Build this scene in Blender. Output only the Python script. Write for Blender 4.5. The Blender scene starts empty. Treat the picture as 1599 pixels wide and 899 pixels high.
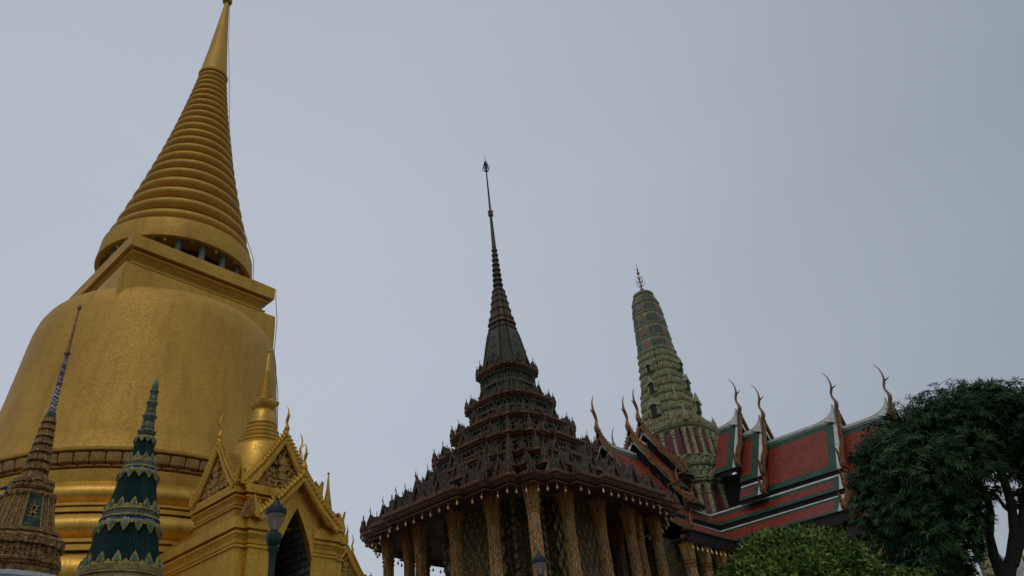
import bpy, math, random
from math import sin, cos, pi, radians as R, sqrt, atan2, hypot
from mathutils import Vector, Matrix, noise
random.seed(7)
SC = bpy.context.scene
COL = SC.collection

# ------------------------------------------------------------------ camera
YAW, PITCH, ROLL, EYE = R(50.749), R(33.499), R(-6.506), 1.6
cam = bpy.data.cameras.new('camera'); cam_o = bpy.data.objects.new('camera', cam); COL.objects.link(cam_o)
fw = Vector((sin(YAW)*cos(PITCH), cos(YAW)*cos(PITCH), sin(PITCH)))
rt = Vector((cos(YAW), -sin(YAW), 0)); up = rt.cross(fw)
rt2 = cos(ROLL)*rt + sin(ROLL)*up; up2 = -sin(ROLL)*rt + cos(ROLL)*up
M = Matrix((rt2, up2, -fw)).transposed().to_4x4(); M.translation = (0, 0, EYE)
cam_o.matrix_world = M
cam.sensor_width = 36; cam.lens = 36*1165.35/1599; cam.clip_end = 6000; cam.clip_start = .05
SC.camera = cam_o

# ------------------------------------------------------------------ world: overcast sky
W = bpy.data.worlds.new('World'); SC.world = W; W.use_nodes = True
nt = W.node_tree; nt.nodes.clear()
def wn(t): return nt.nodes.new(t)
out = wn('ShaderNodeOutputWorld'); add = wn('ShaderNodeAddShader'); b1 = wn('ShaderNodeBackground'); b2 = wn('ShaderNodeBackground')
sky = wn('ShaderNodeTexSky'); sky.sky_type = 'NISHITA'; sky.sun_disc = False
SUN_EL, SUN_AZ = R(55), R(235)      # high in the south-west, behind the camera, behind thick cloud
sky.sun_elevation = SUN_EL; sky.sun_rotation = SUN_AZ; sky.air_density = 1.5; sky.dust_density = 3
b1.inputs['Strength'].default_value = .012
tc = wn('ShaderNodeTexCoord'); nz = wn('ShaderNodeTexNoise'); nz.inputs['Scale'].default_value = 1.3; nz.inputs['Detail'].default_value = 6
mp = wn('ShaderNodeMapping'); mp.inputs['Scale'].default_value = (1, 1, 2.2)
dt = wn('ShaderNodeVectorMath'); dt.operation = 'DOT_PRODUCT'
dv = Vector((sin(R(22))*cos(R(30)), cos(R(22))*cos(R(30)), sin(R(30)))); dt.inputs[1].default_value = dv
rp = wn('ShaderNodeValToRGB'); rp.color_ramp.elements[0].position = 0.42; rp.color_ramp.elements[0].color = (.268, .304, .346, 1)
rp.color_ramp.elements[1].position = 1.0; rp.color_ramp.elements[1].color = (.442, .482, .545, 1)
ma = wn('ShaderNodeMath'); ma.operation = 'MULTIPLY_ADD'; ma.inputs[1].default_value = .26
sb = wn('ShaderNodeMath'); sb.operation = 'SUBTRACT'; sb.inputs[1].default_value = .13
L = nt.links.new
L(tc.outputs['Generated'], mp.inputs[0]); L(mp.outputs[0], nz.inputs['Vector']); L(tc.outputs['Generated'], dt.inputs[0])
L(nz.outputs['Fac'], ma.inputs[0]); L(dt.outputs['Value'], ma.inputs[2]); L(ma.outputs[0], sb.inputs[0]); L(sb.outputs[0], rp.inputs[0])
L(rp.outputs[0], b2.inputs['Color']); b2.inputs['Strength'].default_value = 1.0
L(sky.outputs[0], b1.inputs['Color']); L(b1.outputs[0], add.inputs[0]); L(b2.outputs[0], add.inputs[1]); L(add.outputs[0], out.inputs[0])
sun = bpy.data.lights.new('sun', 'SUN'); sun.energy = .5; sun.angle = R(25); sun.color = (1, .96, .9)
sun_o = bpy.data.objects.new('sun', sun); COL.objects.link(sun_o)
sd = Vector((sin(SUN_AZ)*cos(SUN_EL), cos(SUN_AZ)*cos(SUN_EL), sin(SUN_EL)))
sun_o.rotation_euler = sd.to_track_quat('Z', 'Y').to_euler()
SC.view_settings.view_transform = 'Standard'; SC.view_settings.look = 'None'
SC.view_settings.gamma = 1; SC.view_settings.exposure = 0.0

# ------------------------------------------------------------------ materials
def mat(name, col, rough=.6, metal=0., col2=None, ns=4., bump=0., bs=30., col3=None, fleck=None, fs=14., spec=.5, stretch=None, tile=None):
    """noise-mottled surface; fleck = bright mosaic chips; tile=(w,h) = small glazed roof tiles in UV metres"""
    m = bpy.data.materials.new(name); m.use_nodes = True; n = m.node_tree.nodes; l = m.node_tree.links.new
    b = n['Principled BSDF']; b.inputs['Roughness'].default_value = rough; b.inputs['Metallic'].default_value = metal
    b.inputs['Specular IOR Level'].default_value = spec
    t = n.new('ShaderNodeTexCoord'); vec = t.outputs['Object']
    if stretch:
        mpn = n.new('ShaderNodeMapping'); mpn.inputs['Scale'].default_value = stretch; l(vec, mpn.inputs[0]); vec = mpn.outputs[0]
    nn = n.new('ShaderNodeTexNoise'); nn.inputs['Scale'].default_value = ns; nn.inputs['Detail'].default_value = 6; nn.inputs['Roughness'].default_value = .65
    l(vec, nn.inputs['Vector'])
    r = n.new('ShaderNodeValToRGB'); c2 = col2 or tuple(c*.62 for c in col)
    r.color_ramp.elements[0].position = .36; r.color_ramp.elements[0].color = (*c2, 1)
    r.color_ramp.elements[1].position = .64; r.color_ramp.elements[1].color = (*col, 1)
    if col3:
        e = r.color_ramp.elements.new(.78); e.color = (*col3, 1)
    l(nn.outputs['Fac'], r.inputs[0]); outc = r.outputs[0]; hgt = None
    if tile:
        br = n.new('ShaderNodeTexBrick'); br.inputs['Scale'].default_value = 1
        br.inputs['Brick Width'].default_value = tile[0]; br.inputs['Row Height'].default_value = tile[1]
        br.inputs['Mortar Size'].default_value = tile[1]*.16; br.inputs['Mortar Smooth'].default_value = .4; br.inputs['Bias'].default_value = 0
        br.inputs['Color1'].default_value = (1, 1, 1, 1); br.inputs['Color2'].default_value = (.62, .62, .62, 1); br.inputs['Mortar'].default_value = (.22, .22, .22, 1)
        l(t.outputs['UV'], br.inputs['Vector'])
        mx = n.new('ShaderNodeMix'); mx.data_type = 'RGBA'; mx.blend_type = 'MULTIPLY'; mx.inputs[0].default_value = 1
        l(outc, mx.inputs[6]); l(br.outputs['Color'], mx.inputs[7]); outc = mx.outputs[2]; hgt = br.outputs['Color']
    if fleck:
        vo = n.new('ShaderNodeTexVoronoi'); vo.inputs['Scale'].default_value = fs; l(t.outputs['Object'], vo.inputs['Vector'])
        sp = n.new('ShaderNodeSeparateColor'); l(vo.outputs['Color'], sp.inputs[0])
        gt = n.new('ShaderNodeMath'); gt.operation = 'GREATER_THAN'; gt.inputs[1].default_value = fleck[1]; l(sp.outputs[0], gt.inputs[0])
        mx = n.new('ShaderNodeMix'); mx.data_type = 'RGBA'; l(gt.outputs[0], mx.inputs[0]); l(outc, mx.inputs[6]); mx.inputs[7].default_value = (*fleck[0], 1)
        outc = mx.outputs[2]
        if not hgt: hgt = vo.outputs['Distance']
    l(outc, b.inputs['Base Color'])
    if bump:
        bp = n.new('ShaderNodeBump'); bp.inputs['Strength'].default_value = bump; bp.inputs['Distance'].default_value = .05
        if hgt is None:
            bn = n.new('ShaderNodeTexNoise'); bn.inputs['Scale'].default_value = bs; bn.inputs['Detail'].default_value = 5; l(vec, bn.inputs['Vector']); hgt = bn.outputs['Fac']
        l(hgt, bp.inputs['Height']); l(bp.outputs[0], b.inputs['Normal'])
    return m
def gold_leaf(name, col, c2, rough, metal, chip=26., stain=.5):
    """gilded glass mosaic: tiny chips of slightly different tone and tilt, with large weather stains"""
    m = bpy.data.materials.new(name); m.use_nodes = True; n = m.node_tree.nodes; l = m.node_tree.links.new
    b = n['Principled BSDF']; b.inputs['Metallic'].default_value = metal
    t = n.new('ShaderNodeTexCoord')
    big = n.new('ShaderNodeTexNoise'); big.inputs['Scale'].default_value = .55; big.inputs['Detail'].default_value = 8; big.inputs['Roughness'].default_value = .62
    mpn = n.new('ShaderNodeMapping'); mpn.inputs['Scale'].default_value = (1, 1, .55); l(t.outputs['Object'], mpn.inputs[0]); l(mpn.outputs[0], big.inputs['Vector'])
    r = n.new('ShaderNodeValToRGB'); r.color_ramp.elements[0].position = .33; r.color_ramp.elements[0].color = (*c2, 1)
    r.color_ramp.elements[1].position = .62; r.color_ramp.elements[1].color = (*col, 1)
    l(big.outputs['Fac'], r.inputs[0])
    vo = n.new('ShaderNodeTexVoronoi'); vo.inputs['Scale'].default_value = chip; l(t.outputs['Object'], vo.inputs['Vector'])
    sp = n.new('ShaderNodeSeparateColor'); l(vo.outputs['Color'], sp.inputs[0])
    mr = n.new('ShaderNodeMapRange'); mr.inputs[3].default_value = .86; mr.inputs[4].default_value = 1.08; l(sp.outputs[0], mr.inputs[0])
    mx = n.new('ShaderNodeMix'); mx.data_type = 'RGBA'; mx.blend_type = 'MULTIPLY'; mx.inputs[0].default_value = 1
    l(r.outputs[0], mx.inputs[6]); l(mr.outputs[0], mx.inputs[7])
    fine = n.new('ShaderNodeTexNoise'); fine.inputs['Scale'].default_value = 5.5; fine.inputs['Detail'].default_value = 9; fine.inputs['Roughness'].default_value = .75
    l(t.outputs['Object'], fine.inputs['Vector'])
    r2 = n.new('ShaderNodeValToRGB'); r2.color_ramp.elements[0].position = .36; r2.color_ramp.elements[0].color = (1-stain*.5, 1-stain*.55, 1-stain*.6, 1)
    r2.color_ramp.elements[1].position = .5; r2.color_ramp.elements[1].color = (1, 1, 1, 1)
    l(fine.outputs['Fac'], r2.inputs[0])
    m2 = n.new('ShaderNodeMix'); m2.data_type = 'RGBA'; m2.blend_type = 'MULTIPLY'; m2.inputs[0].default_value = 1
    l(mx.outputs[2], m2.inputs[6]); l(r2.outputs[0], m2.inputs[7]); l(m2.outputs[2], b.inputs['Base Color'])
    stk = n.new('ShaderNodeTexNoise'); stk.inputs['Scale'].default_value = 2.6; stk.inputs['Detail'].default_value = 7; stk.inputs['Roughness'].default_value = .6
    mps = n.new('ShaderNodeMapping'); mps.inputs['Scale'].default_value = (1, 1, .10); l(t.outputs['Object'], mps.inputs[0]); l(mps.outputs[0], stk.inputs['Vector'])
    r3 = n.new('ShaderNodeValToRGB'); r3.color_ramp.elements[0].position = .36; r3.color_ramp.elements[0].color = (.66, .62, .62, 1); r3.color_ramp.elements[1].position = .52; r3.color_ramp.elements[1].color = (1, 1, 1, 1)
    l(stk.outputs['Fac'], r3.inputs[0]); m3 = n.new('ShaderNodeMix'); m3.data_type = 'RGBA'; m3.blend_type = 'MULTIPLY'; m3.inputs[0].default_value = .38
    l(m2.outputs[2], m3.inputs[6]); l(r3.outputs[0], m3.inputs[7]); l(m3.outputs[2], b.inputs['Base Color'])
    rr = n.new('ShaderNodeMapRange'); rr.inputs[3].default_value = rough-.08; rr.inputs[4].default_value = rough+.1; l(sp.outputs[1], rr.inputs[0]); l(rr.outputs[0], b.inputs['Roughness'])
    bp = n.new('ShaderNodeBump'); bp.inputs['Strength'].default_value = .10; bp.inputs['Distance'].default_value = .02; l(fine.outputs['Fac'], bp.inputs['Height']); l(bp.outputs[0], b.inputs['Normal'])
    return m
MT = {}
MT['gold'] = gold_leaf('gilded_mosaic', (.60, .345, .052), (.52, .285, .045), .62, .40, 20, .22)
MT['gold_porch'] = gold_leaf('gilded_mosaic_porch', (.68, .385, .045), (.52, .27, .035), .42, .7, 22, .35)  # deeper orange than the bell: bounce between gilded faces put into the colour
MT['gold_bright'] = gold_leaf('gilded_mosaic_polished', (.66, .39, .065), (.54, .30, .05), .44, .72, 24, .3)
MT['gold_dark'] = gold_leaf('old_gilding', (.50, .28, .085), (.28, .14, .045), .5, .6, 24, .7)
MT['gold_orn'] = mat('gilded_carving', (.44, .25, .050), .45, .5, (.22, .11, .022), 9, .3, 22)
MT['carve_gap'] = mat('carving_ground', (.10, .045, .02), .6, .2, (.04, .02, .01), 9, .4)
MT['col_gold'] = mat('column_gilding', (.62, .36, .115), .42, .5, (.20, .085, .025), 9, .7, 26, stretch=(1, 1, .5))
MT['mosaic'] = mat('mirror_mosaic', (.22, .14, .06), .3, .3, (.10, .07, .04), 9, .5, fleck=((.80, .80, .74), .55), fs=24)
MT['cella'] = mat('glass_mosaic_wall', (.12, .105, .036), .36, .3, (.025, .032, .016), 3, .5, fleck=((.36, .34, .20), .90), fs=20)
MT['cella_dia'] = mat('glass_mosaic_diamond', (.32, .20, .055), .35, .5, (.10, .07, .025), 6, .4, fleck=((.45, .42, .28), .86), fs=24)
MT['tier'] = mat('dark_lacquered_roof', (.092, .066, .036), .5, .2, (.026, .021, .014), 5, .7, 16, col3=(.15, .115, .06))
MT['tier_edge'] = mat('bronze_red_cornice', (.22, .095, .034), .5, .3, (.10, .042, .022), 5, .6, 20)
MT['carve_edge'] = mat('dull_bronze_edge', (.13, .070, .035), .5, .3, (.05, .028, .018), 6, .6, 20)
MT['tier_green'] = mat('dark_green_mosaic', (.075, .092, .050), .5, .15, (.028, .036, .024), 6, .9, fleck=((.15, .17, .10), .80), fs=20)
MT['soffit'] = mat('soffit_red', (.085, .035, .022), .7, 0, (.04, .02, .015), 3, .3)
MT['spire_green'] = mat('spire_green_mosaic', (.058, .070, .044), .5, .2, (.022, .027, .020), 5, .6, fleck=((.11, .13, .08), .74), fs=24)
MT['iron'] = mat('dark_iron', (.035, .036, .038), .45, .5)
MT['bell'] = mat('gilt_bell', (.80, .58, .22), .3, .6, (.55, .36, .12))
MT['red_tile'] = mat('red_glazed_tile', (.42, .060, .024), .42, 0, (.34, .045, .020), .9, .6, tile=(.26, .21), spec=.35)
MT['green_tile'] = mat('green_glazed_tile', (.018, .120, .060), .42, 0, (.012, .08, .040), 1.2, .7, tile=(.26, .21))
MT['white'] = mat('white_stucco', (.70, .70, .67), .6, 0, (.48, .47, .44), 1.6, .2)
MT['fascia'] = mat('dark_eave_board', (.035, .022, .022), .6, 0, (.018, .012, .014), 3, .2)
MT['barge'] = mat('bargeboard_gilding', (.36, .175, .055), .42, .45, (.12, .05, .022), 8, .7, 24)
MT['gable_dark'] = mat('dark_gable_boards', (.035, .024, .016), .6, .1, (.02, .012, .01), 5, .4)  # one dark tone for gable infill and upper walls
MT['p_olive'] = mat('pale_green_porcelain', (.33, .35, .185), .5, 0, (.15, .165, .085), 5, .8, fleck=((.50, .47, .24), .78), fs=17)
MT['p_yellow'] = mat('yellow_green_porcelain', (.36, .33, .12), .5, 0, (.16, .155, .06), 5, .8, fleck=((.50, .48, .34), .80), fs=17)
MT['p_edge'] = mat('grey_green_porcelain_edge_shade', (.19, .21, .145), .5, 0, (.09, .105, .075), 6, .5)  # also on cornice undersides, darkened to put their shade into the colour
MT['p_red'] = mat('crimson_porcelain', (.15, .034, .044), .5, 0, (.09, .02, .026), 6, .5, fleck=((.38, .14, .14), .80), fs=20)
MT['p_green'] = mat('emerald_porcelain', (.030, .115, .075), .4, 0, (.016, .06, .042), 6, .4)
MT['p_orange'] = mat('orange_porcelain', (.36, .12, .055), .5, 0, (.24, .08, .04), 6, .3)
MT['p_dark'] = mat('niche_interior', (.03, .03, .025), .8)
MT['cone_green'] = mat('ribbed_teal_tile', (.006, .036, .030), .55, 0, (.003, .018, .016), 6, .3, 40, spec=.15)
MT['cone_trim'] = mat('ochre_stucco_trim', (.40, .31, .085), .5, .1, (.17, .125, .035), 14, .5, 40)
MT['cone_band'] = mat('green_grey_band', (.17, .18, .095), .5, 0, (.06, .07, .04), 20, .6, 50)
MT['cone_blue'] = mat('blue_mosaic', (.045, .115, .24), .3, 0, (.02, .05, .11), 14, .5, fleck=((.42, .48, .50), .84), fs=42)
MT['turq'] = mat('turquoise_glaze', (.040, .155, .115), .4, 0, (.02, .085, .065), 10)
MT['thin_gold'] = mat('worn_gilt_relief', (.44, .245, .075), .5, .3, (.12, .06, .02), 16, .8, 50, col3=(.40, .24, .09))
MT['thin_light'] = mat('gilt_bead_rows', (.56, .38, .13), .45, .3, (.34, .20, .065), 30, .8, 60)
MT['thin_green'] = mat('deep_green_mosaic', (.012, .060, .030), .3, 0, (.006, .028, .016), 12, .5, fleck=((.045, .12, .06), .80), fs=90)
MT['thin_red'] = mat('maroon_glass', (.10, .018, .022), .4, 0, (.05, .01, .014), 14, .3)
MT['thin_white'] = mat('white_glass_chips', (.52, .50, .46), .4, 0, (.34, .30, .28), 20)
MT['marble'] = mat('pale_marble', (.58, .60, .60), .4, 0, (.42, .44, .44), 4, .1)
MT['lamp_green'] = mat('green_painted_iron', (.008, .032, .027), .4, .1, (.005, .020, .017), 12, .2, 40)
MT['lamp_dark'] = mat('dark_painted_iron', (.008, .014, .016), .5, .1, (.007, .014, .017), 12, .2, 40)
MT['colonnade'] = mat('blue_grey_column', (.20, .245, .25), .6, 0, (.10, .12, .125), 6, .4)
MT['recess_tile'] = mat('grey_silver_tiles', (.19, .19, .165), .5, .25, (.12, .12, .105), 3, .5, tile=(.42, .2))
MT['bark'] = mat('dark_bark', (.018, .015, .012), .9, 0, (.014, .011, .009), 8, .9, 22)
MT['paving'] = mat('stone_paving', (.17, .16, .145), .8, 0, (.12, .115, .105), .6, .2)
MT['plinth'] = mat('weathered_plinth', (.42, .40, .36), .7, 0, (.26, .25, .22), 1.2, .3)
def glass_mat():
    m = bpy.data.materials.new('smoky_lamp_glass'); m.use_nodes = True; b = m.node_tree.nodes['Principled BSDF']
    b.inputs['Base Color'].default_value = (.30, .22, .20, 1); b.inputs['Roughness'].default_value = .12
    b.inputs['Alpha'].default_value = .55; b.inputs['Specular IOR Level'].default_value = .6; return m
MT['glass'] = glass_mat()
def leaf_mat(name, a, b_, c, rough=.45, clump=3.):
    m = bpy.data.materials.new(name); m.use_nodes = True; n = m.node_tree.nodes; l = m.node_tree.links.new; b = n['Principled BSDF']
    g = n.new('ShaderNodeNewGeometry'); r = n.new('ShaderNodeValToRGB')
    r.color_ramp.elements[0].color = (*a, 1); r.color_ramp.elements[1].color = (*c, 1); e = r.color_ramp.elements.new(.6); e.color = (*b_, 1)
    tcn = n.new('ShaderNodeTexCoord'); cn = n.new('ShaderNodeTexNoise'); cn.inputs['Scale'].default_value = clump; cn.inputs['Detail'].default_value = 3; l(tcn.outputs['Object'], cn.inputs['Vector'])
    mm_ = n.new('ShaderNodeMath'); mm_.operation = 'MULTIPLY_ADD'; mm_.inputs[1].default_value = 1.6; l(cn.outputs['Fac'], mm_.inputs[0]); aa_ = n.new('ShaderNodeMath'); aa_.operation = 'SUBTRACT'; aa_.inputs[1].default_value = .8
    l(g.outputs['Random Per Island'], mm_.inputs[2]); l(mm_.outputs[0], aa_.inputs[0]); l(aa_.outputs[0], r.inputs[0]); l(r.outputs[0], b.inputs['Base Color'])
    b.inputs['Roughness'].default_value = rough; b.inputs['Specular IOR Level'].default_value = .15
    return m
MT['leaf'] = leaf_mat('mango_leaf', (.009, .028, .011), (.020, .054, .018), (.060, .120, .034), .5)
MT['topiary'] = leaf_mat('topiary_leaf', (.030, .062, .010), (.085, .145, .020), (.20, .24, .045), .5)
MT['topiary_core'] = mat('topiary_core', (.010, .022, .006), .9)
MT['dry'] = mat('dry_leaf', (.26, .19, .09), .7)

# ------------------------------------------------------------------ mesh helpers
class MB:
    def __init__(s): s.v = []; s.f = []; s.m = []; s.uv = {}
    def face(s, idx, m=0, uv=None):
        if uv: s.uv[len(s.f)] = uv
        s.f.append(tuple(idx)); s.m.append(m)
    def pts(s, ps):
        k = len(s.v); s.v += [tuple(p) for p in ps]; return k
    def box(s, x0, x1, y0, y1, z0, z1, m=0):
        k = s.pts([(x0,y0,z0),(x1,y0,z0),(x1,y1,z0),(x0,y1,z0),(x0,y0,z1),(x1,y0,z1),(x1,y1,z1),(x0,y1,z1)])
        for q in ((3,2,1,0),(4,5,6,7),(0,1,5,4),(1,2,6,5),(2,3,7,6),(3,0,4,7)): s.face([k+i for i in q], m)
    def loft(s, rings, mats=None, caps=(True, True), sidemats=None):
        n = len(rings[0]); ks = [s.pts(r) for r in rings]
        for i in range(len(ks)-1):
            for j in range(n):
                mm = mats[i] if mats else 0
                if sidemats and sidemats[j] is not None: mm = sidemats[j]
                s.face((ks[i]+j, ks[i]+(j+1) % n, ks[i+1]+(j+1) % n, ks[i+1]+j), mm)
        if caps[0]: s.face([ks[0]+j for j in range(n)][::-1], mats[0] if mats else 0)
        if caps[1]: s.face([ks[-1]+j for j in range(n)], mats[-1] if mats else 0)
    def lathe(s, prof, seg=32, c=(0, 0), mats=None, caps=(True, True), rfun=None, matfun=None):
        """prof: (z, r) upward"""
        ks = []
        for (z, r) in prof:
            ks.append(s.pts([(c[0]+r*(rfun(j, z) if rfun else 1)*cos(2*pi*j/seg), c[1]+r*(rfun(j, z) if rfun else 1)*sin(2*pi*j/seg), z) for j in range(seg)]))
        for i in range(len(ks)-1):
            for j in range(seg):
                mm = matfun(i, j) if matfun else (mats[i] if mats else 0)
                s.face((ks[i]+j, ks[i]+(j+1) % seg, ks[i+1]+(j+1) % seg, ks[i+1]+j), mm)
        if caps[0]: s.face([ks[0]+j for j in range(seg)][::-1], mats[0] if mats else 0)
        if caps[1]: s.face([ks[-1]+j for j in range(seg)], mats[-1] if mats else 0)
    def tube(s, pts, rad, seg=8, m=0, flat=1.):
        ks = []; P = [Vector(p) for p in pts]; prev = None
        for i, p in enumerate(P):
            d = (P[min(i+1, len(P)-1)]-P[max(i-1, 0)]).normalized()
            a = Vector((0, 0, 1)) if abs(d.z) < .9 else Vector((1, 0, 0))
            if prev is None: u = d.cross(a).normalized()
            else: u = (prev-d*prev.dot(d)).normalized()
            prev = u; w = d.cross(u); r = rad[i] if hasattr(rad, '__len__') else rad
            ks.append(s.pts([p+(u*cos(2*pi*j/seg)+w*sin(2*pi*j/seg)*flat)*r for j in range(seg)]))
        for i in range(len(ks)-1):
            for j in range(seg): s.face((ks[i]+j, ks[i]+(j+1) % seg, ks[i+1]+(j+1) % seg, ks[i+1]+j), m)
        s.face([ks[0]+j for j in range(seg)][::-1], m); s.face([ks[-1]+j for j in range(seg)], m)
    def slab(s, outline, O, U, V, t, m=0, bevel=0.):
        """2D outline extruded along U x V by t, centred"""
        O, U, V = Vector(O), Vector(U), Vector(V); N = U.cross(V).normalized(); n = len(outline)
        k = s.pts([O+U*a+V*b-N*t/2 for a, b in outline]); k2 = s.pts([O+U*a+V*b+N*t/2 for a, b in outline])
        s.face([k+i for i in range(n)][::-1], m); s.face([k2+i for i in range(n)], m)
        for i in range(n): s.face((k+i, k+(i+1) % n, k2+(i+1) % n, k2+i), m)
    def merge(s, o, T=None):
        k = len(s.v); f0 = len(s.f)
        s.v += [tuple(T @ Vector(p)) if T else p for p in o.v]
        s.f += [tuple(i+k for i in f) for f in o.f]; s.m += o.m
        for a, b in o.uv.items(): s.uv[a+f0] = b
    def mesh(s, name, mats, smooth=False, angle=None):
        me = bpy.data.meshes.new(name); me.from_pydata(s.v, [], s.f)
        for m in (mats if isinstance(mats, (list, tuple)) else [mats]): me.materials.append(MT[m])
        me.polygons.foreach_set('material_index', s.m)
        if s.uv:
            ul = me.uv_layers.new(name='UVMap')
            for fi, uvs in s.uv.items():
                p = me.polygons[fi]
                for li, uvv in zip(p.loop_indices, uvs): ul.data[li].uv = uvv
        if smooth:
            me.polygons.foreach_set('use_smooth', [True]*len(me.polygons))
        me.update()
        if angle is not None: me.set_sharp_from_angle(angle=R(angle))
        return me
    def build(s, name, mats, parent=None, smooth=False, angle=None, loc=None, rz=0.):
        o = bpy.data.objects.new(name, s.mesh(name, mats, smooth, angle)); COL.objects.link(o)
        if parent: o.parent = parent
        if loc: o.location = loc
        o.rotation_euler.z = rz
        return o
def tag(o, label=None, cat=None, group=None, kind=None):
    for k, v in (('label', label), ('category', cat), ('group', group), ('kind', kind)):
        if v: o[k] = v
    return o
def thing(name, label, cat, loc=(0, 0, 0), rz=0., group=None):
    o = bpy.data.objects.new(name, None); COL.objects.link(o); o.location = loc; o.rotation_euler.z = rz; o.empty_display_size = .3
    return tag(o, label, cat, group)
def place(o, parent, loc, rz=0., sc=1.):
    c = o.copy(); COL.objects.link(c); c.parent = parent; c.location = loc; c.rotation_euler = (0, 0, rz); c.scale = (sc,)*3 if not hasattr(sc, '__len__') else sc
    return c
def ray(x, y):
    d = rt2*((x-799.5)/1165.35)+up2*(-(y-449.5)/1165.35)+fw; return d
def at(x, y, r):
    d = ray(x, y); return d*(r/hypot(d.x, d.y))+Vector((0, 0, EYE))
# redented square plan, unit half size
Q = [(1, .34), (.945, .34), (.945, .54), (.885, .54), (.885, .69), (.80, .69), (.80, .80), (.69, .80), (.69, .885), (.54, .885), (.54, .945), (.34, .945), (.34, 1)]
def redent(q=Q):
    p = []
    for k in range(4):
        c, s_ = [(1, 0), (0, 1), (-1, 0), (0, -1)][k]
        p += [(a*c-b*s_, a*s_+b*c) for a, b in q]
    return p
RP = redent()
def rring(h, z, plan=RP): return [(a*h, b*h, z) for a, b in plan]
def flame(w, h, lean=0.):
    """pointed kranok leaf outline"""
    return [(-w/2, 0), (w/2, 0), (w*.62+lean*.2, h*.28), (w*.40+lean*.4, h*.5), (w*.22+lean*.7, h*.74), (lean, h), (-w*.10+lean*.7, h*.70), (-w*.40+lean*.4, h*.48), (-w*.62+lean*.2, h*.26)]

# ------------------------------------------------------------------ setting
g = MB(); g.pts([(-3000, -3000, 0), (3000, -3000, 0), (3000, 3000, 0), (-3000, 3000, 0)]); g.face((0, 1, 2, 3))
tag(g.build('ground', 'paving'), kind='structure')
t = MB(); t.box(-6, 66, 14, 48, .01, 1.2); tag(t.build('terrace', 'plinth'), kind='structure')

# ================================================================== 1. golden stupa
SX, SY = 11.84, 30.
st = thing('golden_stupa', 'huge gilded bell-shaped stupa with a ringed spire, tallest thing at the left', 'stupa', (SX, SY, 0))
b = MB()
prof = [(1.2, 9.6), (3, 9.6), (3, 9.0), (5.2, 8.8), (5.2, 8.3), (6.4, 8.1), (6.6, 7.5)]
def torus(z0, z1, r, bulge, n=8):     # a big half-round moulding
    return [(z0+(z1-z0)*i/n, r+bulge*sin(pi*i/n)**.7) for i in range(n+1)]
prof += [(7.3, 7.15)] + torus(7.35, 8.45, 6.85, .40) + [(8.5, 6.72), (8.5, 6.98), (8.66, 6.98), (8.68, 6.72), (8.74, 6.72), (8.76, 6.9), (8.86, 6.9), (8.88, 6.45)]
prof += torus(8.92, 9.78, 6.35, .36) + [(9.82, 6.2), (9.82, 6.42), (9.95, 6.42), (9.97, 6.2), (10.02, 6.2), (10.04, 6.36), (10.12, 6.36), (10.14, 5.95)]
prof += torus(10.18, 10.98, 5.75, .32) + [(11.02, 5.72), (11.30, 5.78), (11.42, 5.80), (11.44, 5.66)]
b.lathe(prof, 128); b.build('base_mouldings', 'gold_bright', st, True, 35)
# lotus petal band
b = MB(); b.lathe([(11.44, 5.60), (11.55, 5.45), (12.05, 5.45), (12.08, 5.60)], 96)
for j in range(72):
    a = 2*pi*j/72; T = Matrix.Rotation(a, 4, 'Z')
    p = MB()
    w = 2*pi*5.6/72*.47
    rings = []
    for z, r0, ww in ((11.62, 5.50, .80), (11.74, 5.68, 1.), (11.90, 5.72, 1.), (12.02, 5.74, .98), (12.07, 5.60, .9)):
        rings.append([(5.40, -w*ww, z), (r0-.05, -w*ww, z), (r0, -w*ww*.55, z), (r0, w*ww*.55, z), (r0-.05, w*ww, z), (5.40, w*ww, z)])
    p.loft(rings); b.merge(p, T)
    p = MB(); rings = []
    for z, r0, ww in ((11.44, 5.72, .7), (11.50, 5.88, 1.), (11.56, 5.80, .9), (11.60, 5.62, .5)):
        rings.append([(5.50, -w*ww, z), (r0-.04, -w*ww, z), (r0, 0, z), (r0-.04, w*ww, z), (5.50, w*ww, z)])
    p.loft(rings); b.merge(p, Matrix.Rotation(a+pi/72, 4, 'Z'))
b.build('lotus_band', 'gold_dark', st, True, 40)
b = MB()
b.lathe([(12.08, 5.62), (12.10, 5.78), (12.16, 5.80), (12.20, 5.80), (12.22, 5.66), (12.9, 5.46), (12.93, 5.46), (13.4, 5.38), (14.5, 5.25), (15.6, 5.14), (17, 5.02), (17.8, 4.96), (18.4, 4.90), (18.9, 4.80), (19.22, 4.66), (19.46, 4.44), (19.64, 4.14), (19.77, 3.78), (19.86, 3.4), (19.93, 3.0), (19.97, 2.4)], 128)
b.build('bell', 'gold', st, True, 30)
# harmika: square block that flares down onto the bell, and a heavy cornice
b = MB(); sq = [(1, -1), (1, 1), (-1, 1), (-1, -1)]
def sring(h, z): return [(a*h, c*h, z) for a, c in sq]
b.loft([sring(h, z) for h, z in ((3.44, 17.5), (3.42, 20.0), (3.40, 20.45), (3.10, 20.60), (2.92, 20.63), (2.90, 20.72), (3.06, 20.74), (3.06, 20.82), (2.86, 20.84), (2.86, 20.92), (2.92, 21.04), (3.04, 21.16), (3.18, 21.24), (3.18, 21.30), (3.04, 21.32), (3.04, 21.40), (3.32, 21.41), (3.32, 22.0), (3.2, 22.02))])
b.build('harmika', 'gold', st)
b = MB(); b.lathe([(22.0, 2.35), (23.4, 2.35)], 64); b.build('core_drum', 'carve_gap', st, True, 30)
cm = MB(); cm.lathe([(22.0, .20), (22.12, .20), (22.14, .145), (22.95, .125), (23.0, .16), (23.05, .13), (23.12, .2), (23.2, .21)], 12)
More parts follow.
